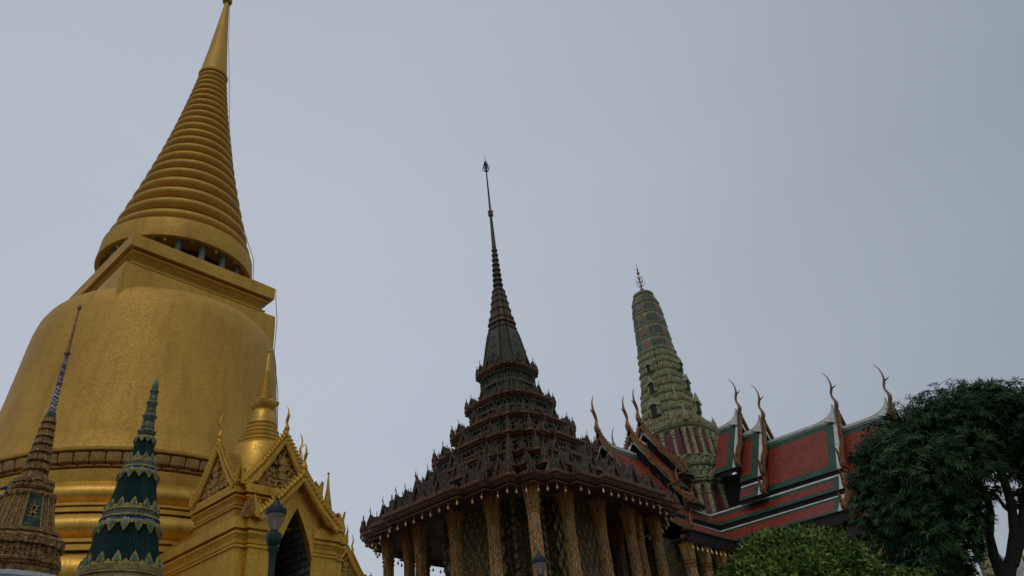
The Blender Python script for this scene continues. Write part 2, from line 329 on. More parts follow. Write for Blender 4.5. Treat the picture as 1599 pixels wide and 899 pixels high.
c0 = cm.build('colonnade_column', 'colonnade', st, True, 40, loc=(2.95*cos(.1), 2.95*sin(.1), 0))
for k in range(1, 18): place(c0, st, (2.95*cos(.1+2*pi*k/18), 2.95*sin(.1+2*pi*k/18), 0))
wb = MB(); wb.lathe([(-.30, .02), (-.24, .07), (-.16, .09), (-.10, .05), (-.04, .03), (0, .02)], 8); wb.tube([(0, 0, 0), (0, 0, .16)], .008, 4)
bell_me = wb.mesh('wind_bell', 'bell', True, 50)
def bell_at(parent, p, sc=1.):
    o = bpy.data.objects.new('wind_bell', bell_me); COL.objects.link(o); o.parent = parent; o.location = p; o.scale = (sc,)*3; return o
for k in range(18):
    a = .1+2*pi*(k+.5)/18; bell_at(st, (3.15*cos(a), 3.15*sin(a), 23.0), .85 if k % 2 else .6)
b = MB(); b.lathe([(23.05, 2.3), (23.08, 3.15), (22.92, 3.20), (22.90, 3.40), (22.96, 3.42), (23.95, 3.34), (24.0, 3.28), (24.03, 3.12), (24.12, 3.10), (24.16, 2.9)], 128)
b.build('canopy_ring', 'gold', st, True, 35)
b = MB(); prof = [(24.1, 3.0), (24.14, 3.05)]; n = 21; z0 = 24.14; z1 = 36.9
hs = [1.0*(.962**i) for i in range(n)]; tot = sum(hs); z = z0
for i in range(n):
    h = hs[i]/tot*(z1-z0); u = (z-z0)/(z1-z0); r = 2.98*(1-u)**1.03+.66*u - .20*sin(pi*u); r2_ = .1+.12*r
    for k in range(9):
        f = k/8; prof.append((z+h*.80*f, r-r2_*.55+r2_*sin(pi*min(1, f*.92+.10))**.75))
    prof.append((z+h*.85, r-r2_*1.15)); prof.append((z+h*.97, r-r2_*1.2)); z += h
b.lathe(prof, 96); b.build('spire_rings', 'gold', st, True, 38)
b = MB(); b.lathe([(36.85, .60), (36.9, .78), (37.02, .80), (37.1, .74), (37.14, .74), (37.4, .71), (39, .54), (41, .36), (43, .20), (43.9, .13)], 48)
b.build('spire_tip', 'gold', st, True, 40)
b = MB(); b.lathe([(43.88, .10), (43.95, .26), (44.1, .30), (44.3, .26), (44.45, .14), (44.8, .10), (45.2, .03)], 20); b.build('finial', 'gold_dark', st, True, 50)
# lightning cable down the east edge
def cable(pts, r=.012):
    c_ = bpy.data.curves.new('lightning_cable', 'CURVE'); c_.dimensions = '3D'; c_.bevel_depth = r; sp = c_.splines.new('POLY'); sp.points.add(len(pts)-1)
    for i, p in enumerate(pts): sp.points[i].co = (*p, 1)
    c_.materials.append(MT['iron']); return c_
ea = R(-38)
cp = [(r*cos(ea), r*sin(ea), z) for z, r in ((43.9, .16), (40, .52), (37, .88), (33, 1.32), (29, 2.02), (26.5, 2.6), (25, 3.1), (24.0, 3.44), (22.9, 3.5))]+[(3.36, -3.30, 22.0), (3.38, -3.34, 21.4), (3.47, -3.46, 20.3), (3.47, -3.47, 18.6), (3.70, -3.70, 16.5), (3.80, -3.82, 14)]
for p0, p1 in ((0, 0),):
    pass
cb = MB(); cb.tube(cp, .016, 5); cb.build('lightning_cable', 'iron', st)
cb = MB(); q = at(0, 763, 25.6)-Vector((SX, SY, 0)); q2 = at(30, 753, 25.6)-Vector((SX, SY, 0))
cb.tube([q, q2], .05, 6); m_ = q.lerp(q2, .35); cb.tube([m_, m_+Vector((0, 0, -.25)), m_+Vector((.08, 0, -.32))], .03, 5); cb.build('iron_rod', 'iron', st)

# porch (local frame: faces -Y, stupa axis at origin)
def gable_outline(w, h, n=10):
    pts = []
    for i in range(n+1):
        u = i/n; pts.append((w*(1-u)**.85+.02*w, h*(u**1.12)))
    L_ = [(-a, c) for a, c in pts]
    return L_
def twist(mb, path, r, O, U, V, m=0, off=0.):
    """rope-carved bargeboard: beads set obliquely along a path"""
    O, U, V = Vector(O), Vector(U), Vector(V); N = U.cross(V).normalized()
    tot = 0; P = [O+U*a+V*c for a, c in path]
    mb.tube(P, r*.62, 6, m)
    for i in range(len(P)-1):
        L_ = (P[i+1]-P[i]).length; d = (P[i+1]-P[i]).normalized(); nn = max(1, round(L_/(r*1.05)))
        for k in range(nn):
            c = P[i]+d*(L_*(k+.5)/nn); s_ = N.cross(d)
            mb.tube([c-(d*.55+s_)*r*1.1+N*.0, c+N*r*.35, c+(d*.55+s_)*r*1.1], [r*.22, r*.46, r*.22], 5, m)
def horn(mb, O, U, V, h, m=0, w=.09, kind=0):
    """chofa horn in plane U (outward) / V (up)"""
    O, U, V = Vector(O), Vector(U), Vector(V)
    pr = [(-.02, -.10, 1.5), (.03, 0, 2.0), (.05, .08, 1.9), (.035, .16, 1.35), (.0, .26, 1.05), (.005, .36, 1.15), (.05, .46, 1.25), (.075, .56, .95), (.075, .68, .72), (.055, .80, .54), (.01, .90, .38), (-.035, .97, .22), (-.05, 1.0, .1)]
    mb.tube([O+U*a*h+V*c*h for a, c, r in pr], [w*r for a, c, r in pr], 8, m, .6)
    mb.tube([O+U*.05*h+V*.48*h, O+U*.14*h+V*.50*h, O+U*.21*h+V*.555*h], [w*.9, w*.55, w*.06], 6, m, .6)
def hanghong(mb, O, U, V, h, m=0, t=.1):
    """upturned naga-flame cluster at the foot of a bargeboard; U points outward"""
    for q_, (o, s_, ln) in enumerate(((0, 1., .30), (-.17, .82, .20), (-.32, .62, .12))):
        mb.slab([(a*h, c*h) for a, c in flame(.24*s_, s_, ln)], Vector(O)+Vector(U)*o*h, U, V, t*(1-.13*q_), m)
    mb.slab([(a*h, c*h) for a, c in [(-.45, -.10), (.16, -.12), (.26, .02), (.20, .18), (-.45, .16)]], O, U, V, t*1.15, m)
F_PORCH = -11.95
def naga(mb, O, U, V, h, t=.1, m=0):
    """upswept naga heads at the foot of a bargeboard, curling outward (U) and up (V)"""
    O, U, V = Vector(O), Vector(U), Vector(V); N = U.cross(V).normalized()
    for q_, (o, s_, dn) in enumerate(((.0, 1., 0), (-.20, .72, .02), (-.36, .52, -.02))):
        p = [(-.25, .02), (-.05, -.06), (.10, -.01), (.16, .16), (.13, .36), (.15, .56), (.25, .78), (.40, .97)]
        mb.tube([O+U*(o+a*s_)*h+V*c*s_*h+N*dn for a, c in p], [t*r*s_ for r in (.9, 1.1, 1.25, 1.2, 1.0, .75, .42, .08)], 7, m, .7)
        mb.tube([O+U*(o+.16*s_)*h+V*.34*s_*h+N*dn, O+U*(o+.27*s_)*h+V*.38*s_*h+N*dn, O+U*(o+.33*s_)*h+V*.48*s_*h+N*dn], [t*.6*s_, t*.4*s_, t*.06], 5, m)
def pediment(parent, O, U, V, w, h, s=1., field=True, out=.3, name='pediment'):
    """small gilt gable: carved field, rope bargeboards, horn, foot flames. U lateral, V up; out along N"""
    O, U, V = Vector(O), Vector(U), Vector(V); N = U.cross(V).normalized()
    k = MB()
    if field is None: k.box(-.05, .05, F_PORCH, F_PORCH+.1, 9.2, 9.3)
    else: k.slab([(-w, 0), (w, 0), (w*.72, h*.22), (w*.5, h*.42), (w*.2, h*.78), (0, h), (-w*.2, h*.78), (-w*.5, h*.42), (-w*.72, h*.22)], O, U, V, .10, 1 if field else 0)
    o = k.build(name, ['gold_porch', 'carve_gap'], parent)
    if field:
        c = MB(); rnd = random.Random(int(w*100+h*10))
        # scrolling foliage: a few big spirals with kranok leaves between, and a rising central figure
        spots = []
        for row in range(5):
            v = h*(.10+.165*row); hw = w*(1-v/h)**.95*.74; nn = max(1, int(hw/(.22*w))*2+1)
            for i in range(nn): spots.append((0 if nn == 1 else (-hw+2*hw*i/(nn-1)), v+rnd.uniform(-.02, .02)*h))
        for (a, v) in spots:
            r0 = w*.13*rnd.uniform(.8, 1.15); sg = 1 if a > 0 else -1; pts = []; ph = rnd.uniform(-.6, .6)
            for q_ in range(10):
                th = ph+q_/9*pi*2.3; rr = r0*(1-.85*q_/9)
                pts.append(O+U*(a+sg*rr*cos(th))+V*(v+rr*sin(th))+N*(.070+.05*q_/9))
            c.tube(pts, [r0*.10+r0*.26*sin(pi*(q_+1)/11) for q_ in range(10)], 5)
            for q_ in range(4):
                an = ph+q_*1.5+rnd.uniform(-.3, .3); U2 = U*cos(an)+V*sin(an); V2 = U*-sin(an)+V*cos(an)
                if abs(a+(V2.dot(U))*r0*1.6) < (w*.80)*(1-(v+V2.dot(V)*r0*1.6)/h) and v+V2.dot(V)*r0*1.6 > 0.02:
                    c.slab(flame(w*.09, w*.20, w*.03*sg), O+U*a+V*v+V2*r0*.7+N*(.085+.006*q_), U2, V2, .035)
        for q_, v in enumerate((.22, .36, .50)): c.slab(flame(w*.22, h*.22), O+V*h*v+N*(.12+.012*q_), U, V, .06)
        c.build('carved_relief', 'gold_orn', o, True, 60)
    bg = MB()
    for sg in (-1, 1):
        path = [(sg*w*1.10, -.02*h), (sg*w*.98, h*.10), (sg*w*.80, h*.16), (sg*w*.72, h*.26), (sg*w*.64, h*.36), (sg*w*.42, h*.56), (sg*w*.2, h*.83), (0, h*1.06)]
        bg.tube([O+U*a*.97+V*(c-.07*h)+N*(out*.55) for a, c in path], .055*s, 6)
        twist(bg, [(sg*w*1.16, h*.02), (sg*w*.66, h*.45), (0, h*1.14)], .10*s, O+N*out*.6, U, V)
        hanghong(bg, O+U*sg*w*1.14+N*(out*.6), U*sg, V, .42*s, 0, .09)
    # flat roof behind the boards
    bg.slab([(-w*1.06, 0), (-w*.6, h*.42), (0, h*1.07), (w*.6, h*.42), (w*1.06, 0), (w*.95, 0), (w*.53, h*.36), (0, h*.95), (-w*.53, h*.36), (-w*.95, 0)], O+N*out*.3, U, V, out*.9)
    bg.lathe([(0, .0)], 4) if False else None
    bg.build('bargeboard', 'gold_porch', o, True, 45)
    hm = MB(); top = O+V*h*1.12+N*out*.6
    s_h = s; s = .85; hm.tube([top-V*.1*s, top+V*.04*s, top+V*.14*s, top+V*.26*s], [.06*s, .105*s, .08*s, .04*s], 8)
    horn(hm, top+V*.20*s, N, V, .80, 0, .045); hm.build('horn_finial', 'gold_porch', o, True, 60)
    return o
def mini_spire(parent, loc, base_z, s=1.):
    b = MB()
    b.lathe([(9.0, .98), (10.2, .98), (10.9, .86), (11.02, .80)], 40, loc)
    pr = [(11.0, .72)]
    for i in range(5):
        r = .70-.055*i; z = 11.02+.155*i; pr += [(z, r-.04), (z+.02, r), (z+.09, r+.01), (z+.12, r-.02), (z+.13, r-.06)]
    pr += [(11.82, .46), (11.86, .40), (12.0, .385), (12.2, .36), (12.32, .30), (12.36, .2)]
    b.lathe(pr, 40, loc)
    b.loft([[(loc[0]+a*h, loc[1]+c*h, z) for a, c in sq] for h, z in ((.22, 12.30), (.25, 12.42), (.33, 12.50), (.35, 12.62), (.28, 12.64), (.24, 12.72), (.2, 12.74))])
    pr = []
    for i in range(11):
        u = i/11; r = .225*(1-u)+.085*u; z = 12.74+u*1.0; pr += [(z, r-.02), (z+.02, r+.008), (z+.055, r+.008), (z+.07, r-.025), (z+.09, r-.03)]
    pr += [(13.75, .085), (14.45, .035), (14.5, .02), (14.52, .055), (14.58, .06), (14.63, .02)]
    b.lathe(pr, 24, loc)
    o = b.build('corner_spire', 'gold_bright', parent, True, 40); return o
def porch(rz, dx=0., dy=0.):
    P = MB()
    def bx(x0, x1, y0, y1, z0, z1): P.box(x0, x1, y0, y1, z0, z1)
    # plan outline shared by body and cornices (offset o), front door bay projects
    def plan(o, front, back, hw=1.8, bay=.32, bw=1.48):
        return [(-hw-o, back), (-hw-o, front-o), (-bw-o, front-o), (-bw-o, front-bay-o), (bw+o, front-bay-o), (bw+o, front-o), (hw+o, front-o), (hw+o, back)]
    def stack(prs, front, back, hw=1.8, bay=.32, bw=1.48):
        P.loft([[(x, y, z) for x, y in plan(o, front, back, hw, bay, bw)] for o, z in prs])
    # lower body, with the doorway left open: two piers and the arch head
    F, Bk = -11.9, -6.0
    for sg in (-1, 1):
        def sp(o): 
            q_ = [(.55, F-.13-o*.6), (1.36+o, F-.13-o), (1.36+o, F-o), (1.66+o, F-o), (1.66+o, Bk), (.55, Bk)]
            return q_ if sg > 0 else [(-x, y) for x, y in q_][::-1]
        P.loft([[(x, y, z) for x, y in sp(o)] for o, z in ((.25, 1.2), (.25, 2.0), (0, 2.1), (0, 7.32))])
        P.loft([[(x, y, z) for x, y in sp(o)] for o, z in ((0, 7.32), (.055, 7.33), (.055, 7.38), (-.03, 7.39), (-.03, 7.43), (.01, 7.44), (.02, 7.53), (.05, 7.62), (.085, 7.67), (.085, 7.72), (.01, 7.73), (.01, 7.78), (.12, 7.79), (.12, 8.07))])
    # spandrel over the door
    def hring(f0):
        return [(-.555, f0, 7.2), (-.44, f0, 7.62), (-.22, f0, 8.14), (0, f0, 8.56), (.22, f0, 8.14), (.44, f0, 7.62), (.555, f0, 7.2)]
    y0, y1 = F-.17, -9.4
    for A_, B_ in ((y0, y0+.5),):
        top_ = [(1.02, 8.10), (.62, 8.52), (.30, 9.0), (0, 9.28), (-.30, 9.0), (-.62, 8.52), (-1.02, 8.10), (-.60, 8.0)]
        k = P.pts(hring(A_)+[(.60, A_, 8.0)]+[(x, A_, z) for x, z in top_]); n_h = 16
        P.face([k+i for i in range(n_h)][::-1])
        k2 = P.pts(hring(B_)+[(.60, B_, 8.0)]+[(x, B_, z) for x, z in top_]); P.face([k2+i for i in range(n_h)])
        for i in range(n_h): P.face((k+i, k+(i+1) % n_h, k2+(i+1) % n_h, k2+i))
    bx(-1.3, 1.3, -11.6, -9.0, 8.085, 8.12)
    # upper storey
    Fu, Bu = -10.98, -8.72; HU = 1.27; HB = 1.0
    def up_(o): return [(-HU-o, Bu+o), (-HU-o, Fu-o), (-HB-o, Fu-o), (-HB-o, Fu-.15-o), (HB+o, Fu-.15-o), (HB+o, Fu-o), (HU+o, Fu-o), (HU+o, Bu+o)]
    P.loft([[(x, y, z) for x, y in up_(o)] for o, z in ((0, 8.072), (0, 8.64), (.055, 8.65), (.055, 8.70), (-.03, 8.71), (-.03, 8.75), (.01, 8.76), (.02, 8.84), (.06, 8.93), (.085, 8.96), (.085, 9.0), (.01, 9.01), (.01, 9.06), (.12, 9.07), (.12, 9.32), (0, 9.33))])
    bx(-1.0, 1.0, -8.9, -5.5, 7.0, 8.7)
    body = P.build('porch', 'gold_porch', st, rz=rz); body.location = (dx, dy, 0)
    # recess lining
    r_ = MB()
    Y0, Y1 = F-.11, -9.3
    for sg in (-1, 1):
        x = sg*.546
        k = r_.pts([(x, Y0, 2), (x, Y1, 2), (x, Y1, 7.2), (x, Y0, 7.2)]); q_ = (k, k+1, k+2, k+3) if sg < 0 else (k+3, k+2, k+1, k)
        uv = [(Y0, 2), (Y1, 2), (Y1, 7.3), (Y0, 7.3)]; r_.face(q_, 0, uv if sg < 0 else uv[::-1])
        k = r_.pts([(x, Y0+.1, 7.2), (x, Y1, 7.2), (0, Y1, 8.55), (0, Y0+.1, 8.55)]); q_ = (k, k+1, k+2, k+3) if sg < 0 else (k+3, k+2, k+1, k)
        uv = [(Y0, 7.3), (Y1, 7.3), (Y1, 8.8), (Y0, 8.8)]; r_.face(q_, 0, uv if sg < 0 else uv[::-1])
    k = r_.pts([(-.55, Y1, 2), (.55, Y1, 2), (.55, Y1, 7.2), (0, Y1, 8.6), (-.55, Y1, 7.2)]); r_.face((k+4, k+3, k+2, k+1, k), 0, [(-.6, 7.3), (0, 8.6), (.6, 7.3), (.6, 2), (-.6, 2)])
    r_.build('door_recess', 'recess_tile', body)
    X, Z = Vector((1, 0, 0)), Vector((0, 0, 1)); Y = Vector((0, 1, 0))
    pediment(body, (0, F-.17, 8.09), X, Z, 1.13, 1.20, 1.25, None, .35)                  # over the doorway
    pediment(body, (0, -11.0, 9.33), X, Z, 1.06, 1.50, 1.2, True, .32)                   # front of the cross roof
    pediment(body, (-1.22, -9.85, 9.33), -Y, Z, 1.06, 1.40, 1.15, True, .28)             # west side
    pediment(body, (1.22, -9.85, 9.33), Y, Z, 1.06, 1.40, 1.15, True, .28)               # east side
    # cross roof volumes
    rf = MB()
    def gabled(axis, a0, a1, w, z0, h):
        sec = [(-w, z0), (w, z0), (w*.5, z0+h*.45), (0, z0+h), (-w*.5, z0+h*.45)]
        rf.loft([[((v, a, z) if axis == 'y' else (a, -9.85+v, z)) for v, z in sec] for a in (a0, a1)])
    gabled('y', -10.95, -8.7, 1.02, 9.32, 1.46); gabled('x', -1.18, 1.18, 1.0, 9.321, 1.36)
    rf.build('porch_roof', 'gold_dark', body)
    for sg in (-1, 1):                                                                    # corner flames on the ledges
        for (cx_, cy_, cz_, sc_) in ((sg*1.25, -11.02, 9.32, 1.), (sg*1.40, F-.12, 8.07, 1.05)):
            fm = MB()
            for q_, (o_, s_) in enumerate(((0, .55), (.14, .45), (-.13, .40))):
                fm.slab(flame(.16*sc_, s_*sc_), (cx_+o_, cy_, cz_), X, Z, .11-.012*q_)
                fm.slab(flame(.15*sc_, s_*sc_*.97), (cx_, cy_+o_+.003, cz_), Y, Z, .105-.012*q_)
            fm.box(cx_-.16, cx_+.16, cy_-.14, cy_+.14, cz_-.02, cz_+.09)
            fm.build('ledge_flame', 'gold_orn', body)
    mini_spire(body, (0, -9.75), 9.2)
porch(0., -.34, 0)
porch(pi/2, -1.69, -1.4)

# ================================================================== 2. mondop
MX, MY = 35.1, 30.
mo = thing('tiered_mondop', 'dark many-tiered square library hall with a needle spire and gilded columns, centre of view', 'temple', (MX, MY, 0))
b = MB(); b.loft([rring(h, z) for h, z in ((8.8, 1.2), (8.8, 2.2), (8.2, 2.3), (8.2, 4.2), (7.6, 4.3), (7.6, 5.0), (6.9, 5.02))]); b.build('base', 'plinth', mo)
# cella walls with a diamond lattice of relief
b = MB(); CH = 4.3
b.loft([rring(CH, 5.0), rring(CH*.985, 15.1)])
b.build('cella', 'cella', mo)
b = MB()
for k in range(4):
    T = Matrix.Rotation(k*pi/2, 4, 'Z')
    d = MB()
    for (hw, y) in ((.55*CH, -CH),):
        nz_ = 20; nx = 9
        for iz in range(nz_):
            for ix in range(nx + (iz % 2)):
                cx = -hw+2*hw*(ix+.5)/nx - (hw/nx if iz % 2 else 0); z = 5.3+iz*.5
                if abs(cx) > hw-.1: continue
                yy = -CH*(1-.015*(z-5)/10.1)
                kk = d.pts([(cx-.2, yy-.004, z), (cx, yy-.004, z-.42), (cx+.2, yy-.004, z), (cx, yy-.004, z+.42), (cx, yy-.07, z)])
                for i in range(4): d.face((kk+i, kk+(i+1) % 4, kk+4))
    for x0, x1, yy in ((.55, .74, .935), (-.74, -.55, .935)):
        for iz in range(20):
            z = 5.3+iz*.5; cx = (x0+x1)/2*CH; y = -yy*CH*(1-.015*(z-5)/10.1)
            kk = d.pts([(cx-.2, y-.004, z), (cx, y-.004, z-.24), (cx+.2, y-.004, z), (cx, y-.004, z+.24), (cx, y-.06, z)])
            for i in range(4): d.face((kk+i, kk+(i+1) % 4, kk+4))
    b.merge(d, T)
b.build('wall_relief', 'cella_dia', mo)
# columns
cs = [(1, .42), (.84, .42), (.84, .64), (.84, .84), (.64, .84), (.42, .84), (.42, 1)]
CP = redent(cs)
CSM = []
for k in range(4): CSM += [None, 1, None, None, 1, None, None]
cmb = MB()
def cring(h, z): return [(a*h, c*h, z) for a, c in CP]
cmb.loft([cring(.58, 4.9), cring(.58, 5.4), cring(.43, 5.6), cring(.36, 13.15)], sidemats=CSM)
# fine vertical ribs on each main face
for k in range(4):
    T = Matrix.Rotation(k*pi/2, 4, 'Z'); d = MB()
    for x in (-.11, 0, .11):
        kk = d.pts([(x-.022, -.43, 5.6), (x+.022, -.43, 5.6), (x+.018, -.36, 13.15), (x-.018, -.36, 13.15), (x, -.465, 5.6), (x, -.395, 13.15)])
        d.face((kk, kk+4, kk+5, kk+3)); d.face((kk+4, kk+1, kk+2, kk+5))
    cmb.merge(d, T)
col = cmb.build('column', ['col_gold', 'mosaic'], mo, loc=(-5.75, -5.75, 0)); col.scale = (.73, .73, 1)
cap = MB()
cap.loft([cring(h, z) for h, z in ((.36, 13.0), (.41, 13.02), (.42, 13.08), (.37, 13.12), (.37, 13.22), (.44, 13.25), (.45, 13.32), (.38, 13.36), (.38, 13.42), (.42, 13.44), (.43, 13.50), (.37, 13.54), (.39, 13.8), (.44, 14.2), (.52, 14.5), (.3, 14.52), (.3, 15.1))])
for j in range(20):      # long lotus petals that open at the top
    a = 2*pi*j/20; sc = 1/max(abs(cos(a)), abs(sin(a)))*.97; sc = min(sc, 1.22)
    T = Matrix.Rotation(a, 4, 'Z'); d = MB()
    for (z0, z1, r0, r1, w) in ((13.5, 14.66, .385, .60, .055),):
        kk = d.pts([(r0*sc, -w, z0), (r0*sc+.05, 0, z0), (r0*sc, w, z0), (.42*sc, -w*1.25, 14.1), (.42*sc+.06, 0, 14.1), (.42*sc, w*1.25, 14.1), (.5*sc, -w, 14.42), (.5*sc+.05, 0, 14.42), (.5*sc, w, 14.42), (r1*sc+.05, 0, z1)])
        for i in (0, 3): d.face((kk+i, kk+i+1, kk+i+4, kk+i+3)); d.face((kk+i+1, kk+i+2, kk+i+5, kk+i+4))
        d.face((kk+6, kk+7, kk+9)); d.face((kk+7, kk+8, kk+9)); d.face((kk+8, kk+6, kk+9))
    cap.merge(d, T)
cap0 = cap.build('capital', ['col_gold'], col)
offs = [-5.75, -2.9, 0, 2.9, 5.75]
spots = [(x, y) for x in offs for y in offs if max(abs(x), abs(y)) > 5]
for (x, y) in spots:
    if (x, y) == (-5.75, -5.75): continue
    c = place(col, mo, (x, y, 0), 0, (.73, .73, 1)); c2 = place(cap0, c, (0, 0, 0))
# inner second row near corners (seen between the outer ones)
for (x, y) in ((4.75, -5.75), (5.75, -4.75), (-5.75, 4.75), (-4.75, 5.75)):
    c = place(col, mo, (x*.93, y*.93, 0), 0, (.64, .64, 1)); place(cap0, c, (0, 0, 0))
# tiers:  (eave half-size, eave z, wall half-size below)
TI = [(8.6, 14.72), (7.1, 15.85), (5.72, 17.2), (4.72, 18.85), (3.64, 20.5), (2.70, 22.45), (1.90, 24.95)]
for i, (he, ze) in enumerate(TI):
    s = .42+.40*he/8
    hn = TI[i+1][0]-.62*s if i < 6 else 1.25
    b = MB()
    hw = he-.55*s if i else he-1.6
    zb = TI[i-1][1]+.20 if i else 14.95
    pr = []
    if i:
        pr += [(hw-.12, zb+.04, 2), (hw-.1, zb+.1, 2), (hw+.02, zb+.12, 1), (hw+.02, zb+.2, 2), (hw-.1, zb+.22, 2), (hw-.1, zb+.22+(ze-zb-.9*s)*.5, 2), (hw+.06, zb+.26+(ze-zb-.9*s)*.5, 1), (hw+.06, zb+.36+(ze-zb-.9*s)*.5, 2), (hw-.1, zb+.40+(ze-zb-.9*s)*.5, 2), (hw-.1, ze-.66*s, 2), (hw, ze-.64*s, 2), (he-.50*s, ze-.60*s, 0)]
    else:
        pr += [(4.3, 15.0, 3), (hw-.5, 14.85, 3), (he-.62, 14.62, 0)]
    pr += [(he-.42*s, ze-.55*s, 1), (he-.40*s, ze-.45*s, 0), (he-.52*s, ze-.44*s, 0), (he-.52*s, ze-.38*s, 0), (he-.30*s, ze-.37*s, 1), (he-.28*s, ze-.30*s, 0), (he-.36*s, ze-.295*s, 0), (he-.18*s, ze-.29*s, 1), (he-.15*s, ze-.20*s, 0), (he-.02, ze-.15*s, 0), (he, ze-.09*s, 1), (he+.01, ze, 1), (he-.12*s, ze+.03, 0), (he-.5*s, ze+.12*s, 0), (hn, ze+.55*s if i < 6 else ze+.5, 0)]  # undersides take the dark roof tone, lips the orange: shading put into the colours
    b.loft([rring(h, z) for h, z, m in pr], [m for h, z, m in pr][:-1]+[0], caps=(True, True))
    # bead row on the cornice edge and rows of leaf antefixes
    plan = RP; nn = len(plan)
    for j in range(nn):
        p0, p1 = Vector(plan[j]), Vector(plan[(j+1) % nn]); Ls = (p1-p0).length*he; d = (p1-p0).normalized(); nrm = Vector((d.y, -d.x))
        cnt = max(1, round(Ls/.26))
        for q_ in range(cnt):
            c = p0*he+(p1-p0)*he*((q_+.5)/cnt)
            O = Vector((c.x-nrm.x*.06, c.y-nrm.y*.06, ze-.02)); b.slab([(-.10, 0), (.10, 0), (.085, .08), (0, .17), (-.085, .08)], O, (d.x, d.y, 0), (0, 0, 1), .07, 1)
        if i:
            Lw = (p1-p0).length*hw; cnt = max(1, round(Lw/.34))
            for q_ in range(cnt):
                c = p0*hw+(p1-p0)*hw*((q_+.5)/cnt)
                O = Vector((c.x+nrm.x*.07, c.y+nrm.y*.07, zb+.2)); b.slab(flame(.20, .38*s+.1), O, (d.x, d.y, 0), (0, 0, 1), .07, 0)
                O = Vector((c.x+nrm.x*.10, c.y+nrm.y*.10, ze-.62*s)); b.slab([(-.09, 0), (0, -.30*s), (.09, 0)], O, (d.x, d.y, 0), (0, 0, 1), .06, 2)
    for j in range(nn):          # three-pronged finials standing on the projecting corners
        if i == 0 and j % 13 in (0, 12): continue
        if j % 13 % 2: continue
        x_, y_ = plan[j][0]*(he-.10), plan[j][1]*(he-.10)
        for o_, s_ in ((-.12, .55), (0, .85), (.12, .55)):
            b.tube([(x_+o_*s, y_-o_*s, ze+.02), (x_+o_*s*1.1, y_-o_*s*1.1, ze+s_*.45*s), (x_+o_*s*.8, y_-o_*s*.8, ze+s_*s)], [.075*s, .085*s, .012], 5, 0)
        if i:
            x_, y_ = plan[j][0]*(hw-.02), plan[j][1]*(hw-.02); hz_ = ze-.66*s-zb
            for o_ in (-.10, .10): b.tube([(x_+o_*s, y_-o_*s, zb+.2), (x_+o_*s, y_-o_*s, zb+.2+hz_*.55), (x_+o_*s, y_-o_*s, zb+.2+hz_*.95)], [.08*s, .07*s, .02], 5, 2)
    b.build('roof_tier', ['tier', 'tier_edge', 'tier_green', 'soffit'], mo)
# gablet: a small open gable with horns, faces -Y, origin at foot of its front
def gablet_mesh(w=.46, h=.92, dp=.75):
    b = MB()
    b.slab([(-w*.62, 0), (w*.62, 0), (w*.45, h*.35), (0, h*.86), (-w*.45, h*.35)], (0, .06, 0), (1, 0, 0), (0, 0, 1), .08, 1)
    for sg in (-1, 1):
        path = [(sg*w*.95, .02), (sg*w*.68, h*.16), (sg*w*.50, h*.40), (sg*w*.24, h*.72), (0, h)]
        b.tube([(x, -.06, z) for x, z in path], [.085, .075, .07, .065, .06], 5, 0)
        for q_ in range(6):
            u = (q_+.3)/6; x = sg*w*.85*(1-u); z = h*(.10+.86*u**1.05); b.slab(flame(.10, .20, sg*.04), (x+sg*.04, -.06, z), (1, 0, 0), (0, 0, 1), .06, 0)
        hanghong(b, (sg*w*.92, -.06, .04), (sg, 0, 0), (0, 0, 1), .40, 0, .08)
        k = b.pts([(sg*w*.9, -.02, .02), (sg*w*.9, dp, .25), (0, dp, h*1.0), (0, -.02, h*.98), (sg*w*.45, -.02, h*.36), (sg*w*.45, dp, h*.52)])
        b.face((k, k+1, k+5, k+4) if sg > 0 else (k+4, k+5, k+1, k), 2); b.face((k+4, k+5, k+2, k+3) if sg > 0 else (k+3, k+2, k+5, k+4), 2)
    horn(b, (0, -.08, h*.98), (0, -1, 0), (0, 0, 1), .62, 0, .036)
    horn(b, (0, .42, h*.98), (0, -1, 0), (0, 0, 1), .42, 0, .028)
    # second, stepped-back gable on top
    b.slab([(-w*.35, h*.4), (w*.35, h*.4), (0, h*1.2)], (0, .62, 0), (1, 0, 0), (0, 0, 1), .07, 0)
    b.slab(flame(.16, .36), (-w*.98, .15, 0), (1, 0, 0), (0, 0, 1), .08, 0); b.slab(flame(.16, .36), (w*.98, .15, 0), (1, 0, 0), (0, 0, 1), .08, 0)
    return b.mesh('gablet', ['tier', 'tier_edge', 'tier'])
gm = gablet_mesh()
def flame_cluster():
    b = MB()
    for a in (0, pi/2, pi/4, -pi/4):
        for o_, s_ in ((-.16, .75), (0, 1.1), (.16, .75)):
            b.slab(flame(.22, s_*.78), (o_*cos(a), o_*sin(a), 0), (cos(a), sin(a), 0), (0, 0, 1), .06+.03*s_+.005*(o_ > 0), 0)
    b.lathe([(-.15, .26), (.1, .22), (.2, .26), (.28, .16)], 8, mats=[1, 1, 1])
    return b.mesh('corner_flame', ['tier', 'tier_edge'])
fmesh = flame_cluster()
pos = [(-.61, -.40, -.2, 0, .2, .40, .61), (-.44, -.22, 0, .22, .44), (-.44, 0, .44), (-.44, 0, .44), (-.44, 0, .44), (-.44, 0, .44), (-.44, 0, .44)]
def depth_at(t_):
    t_ = abs(t_); return 1. if t_ < .34 else .945 if t_ < .54 else .885 if t_ < .69 else .80 if t_ < .80 else .69
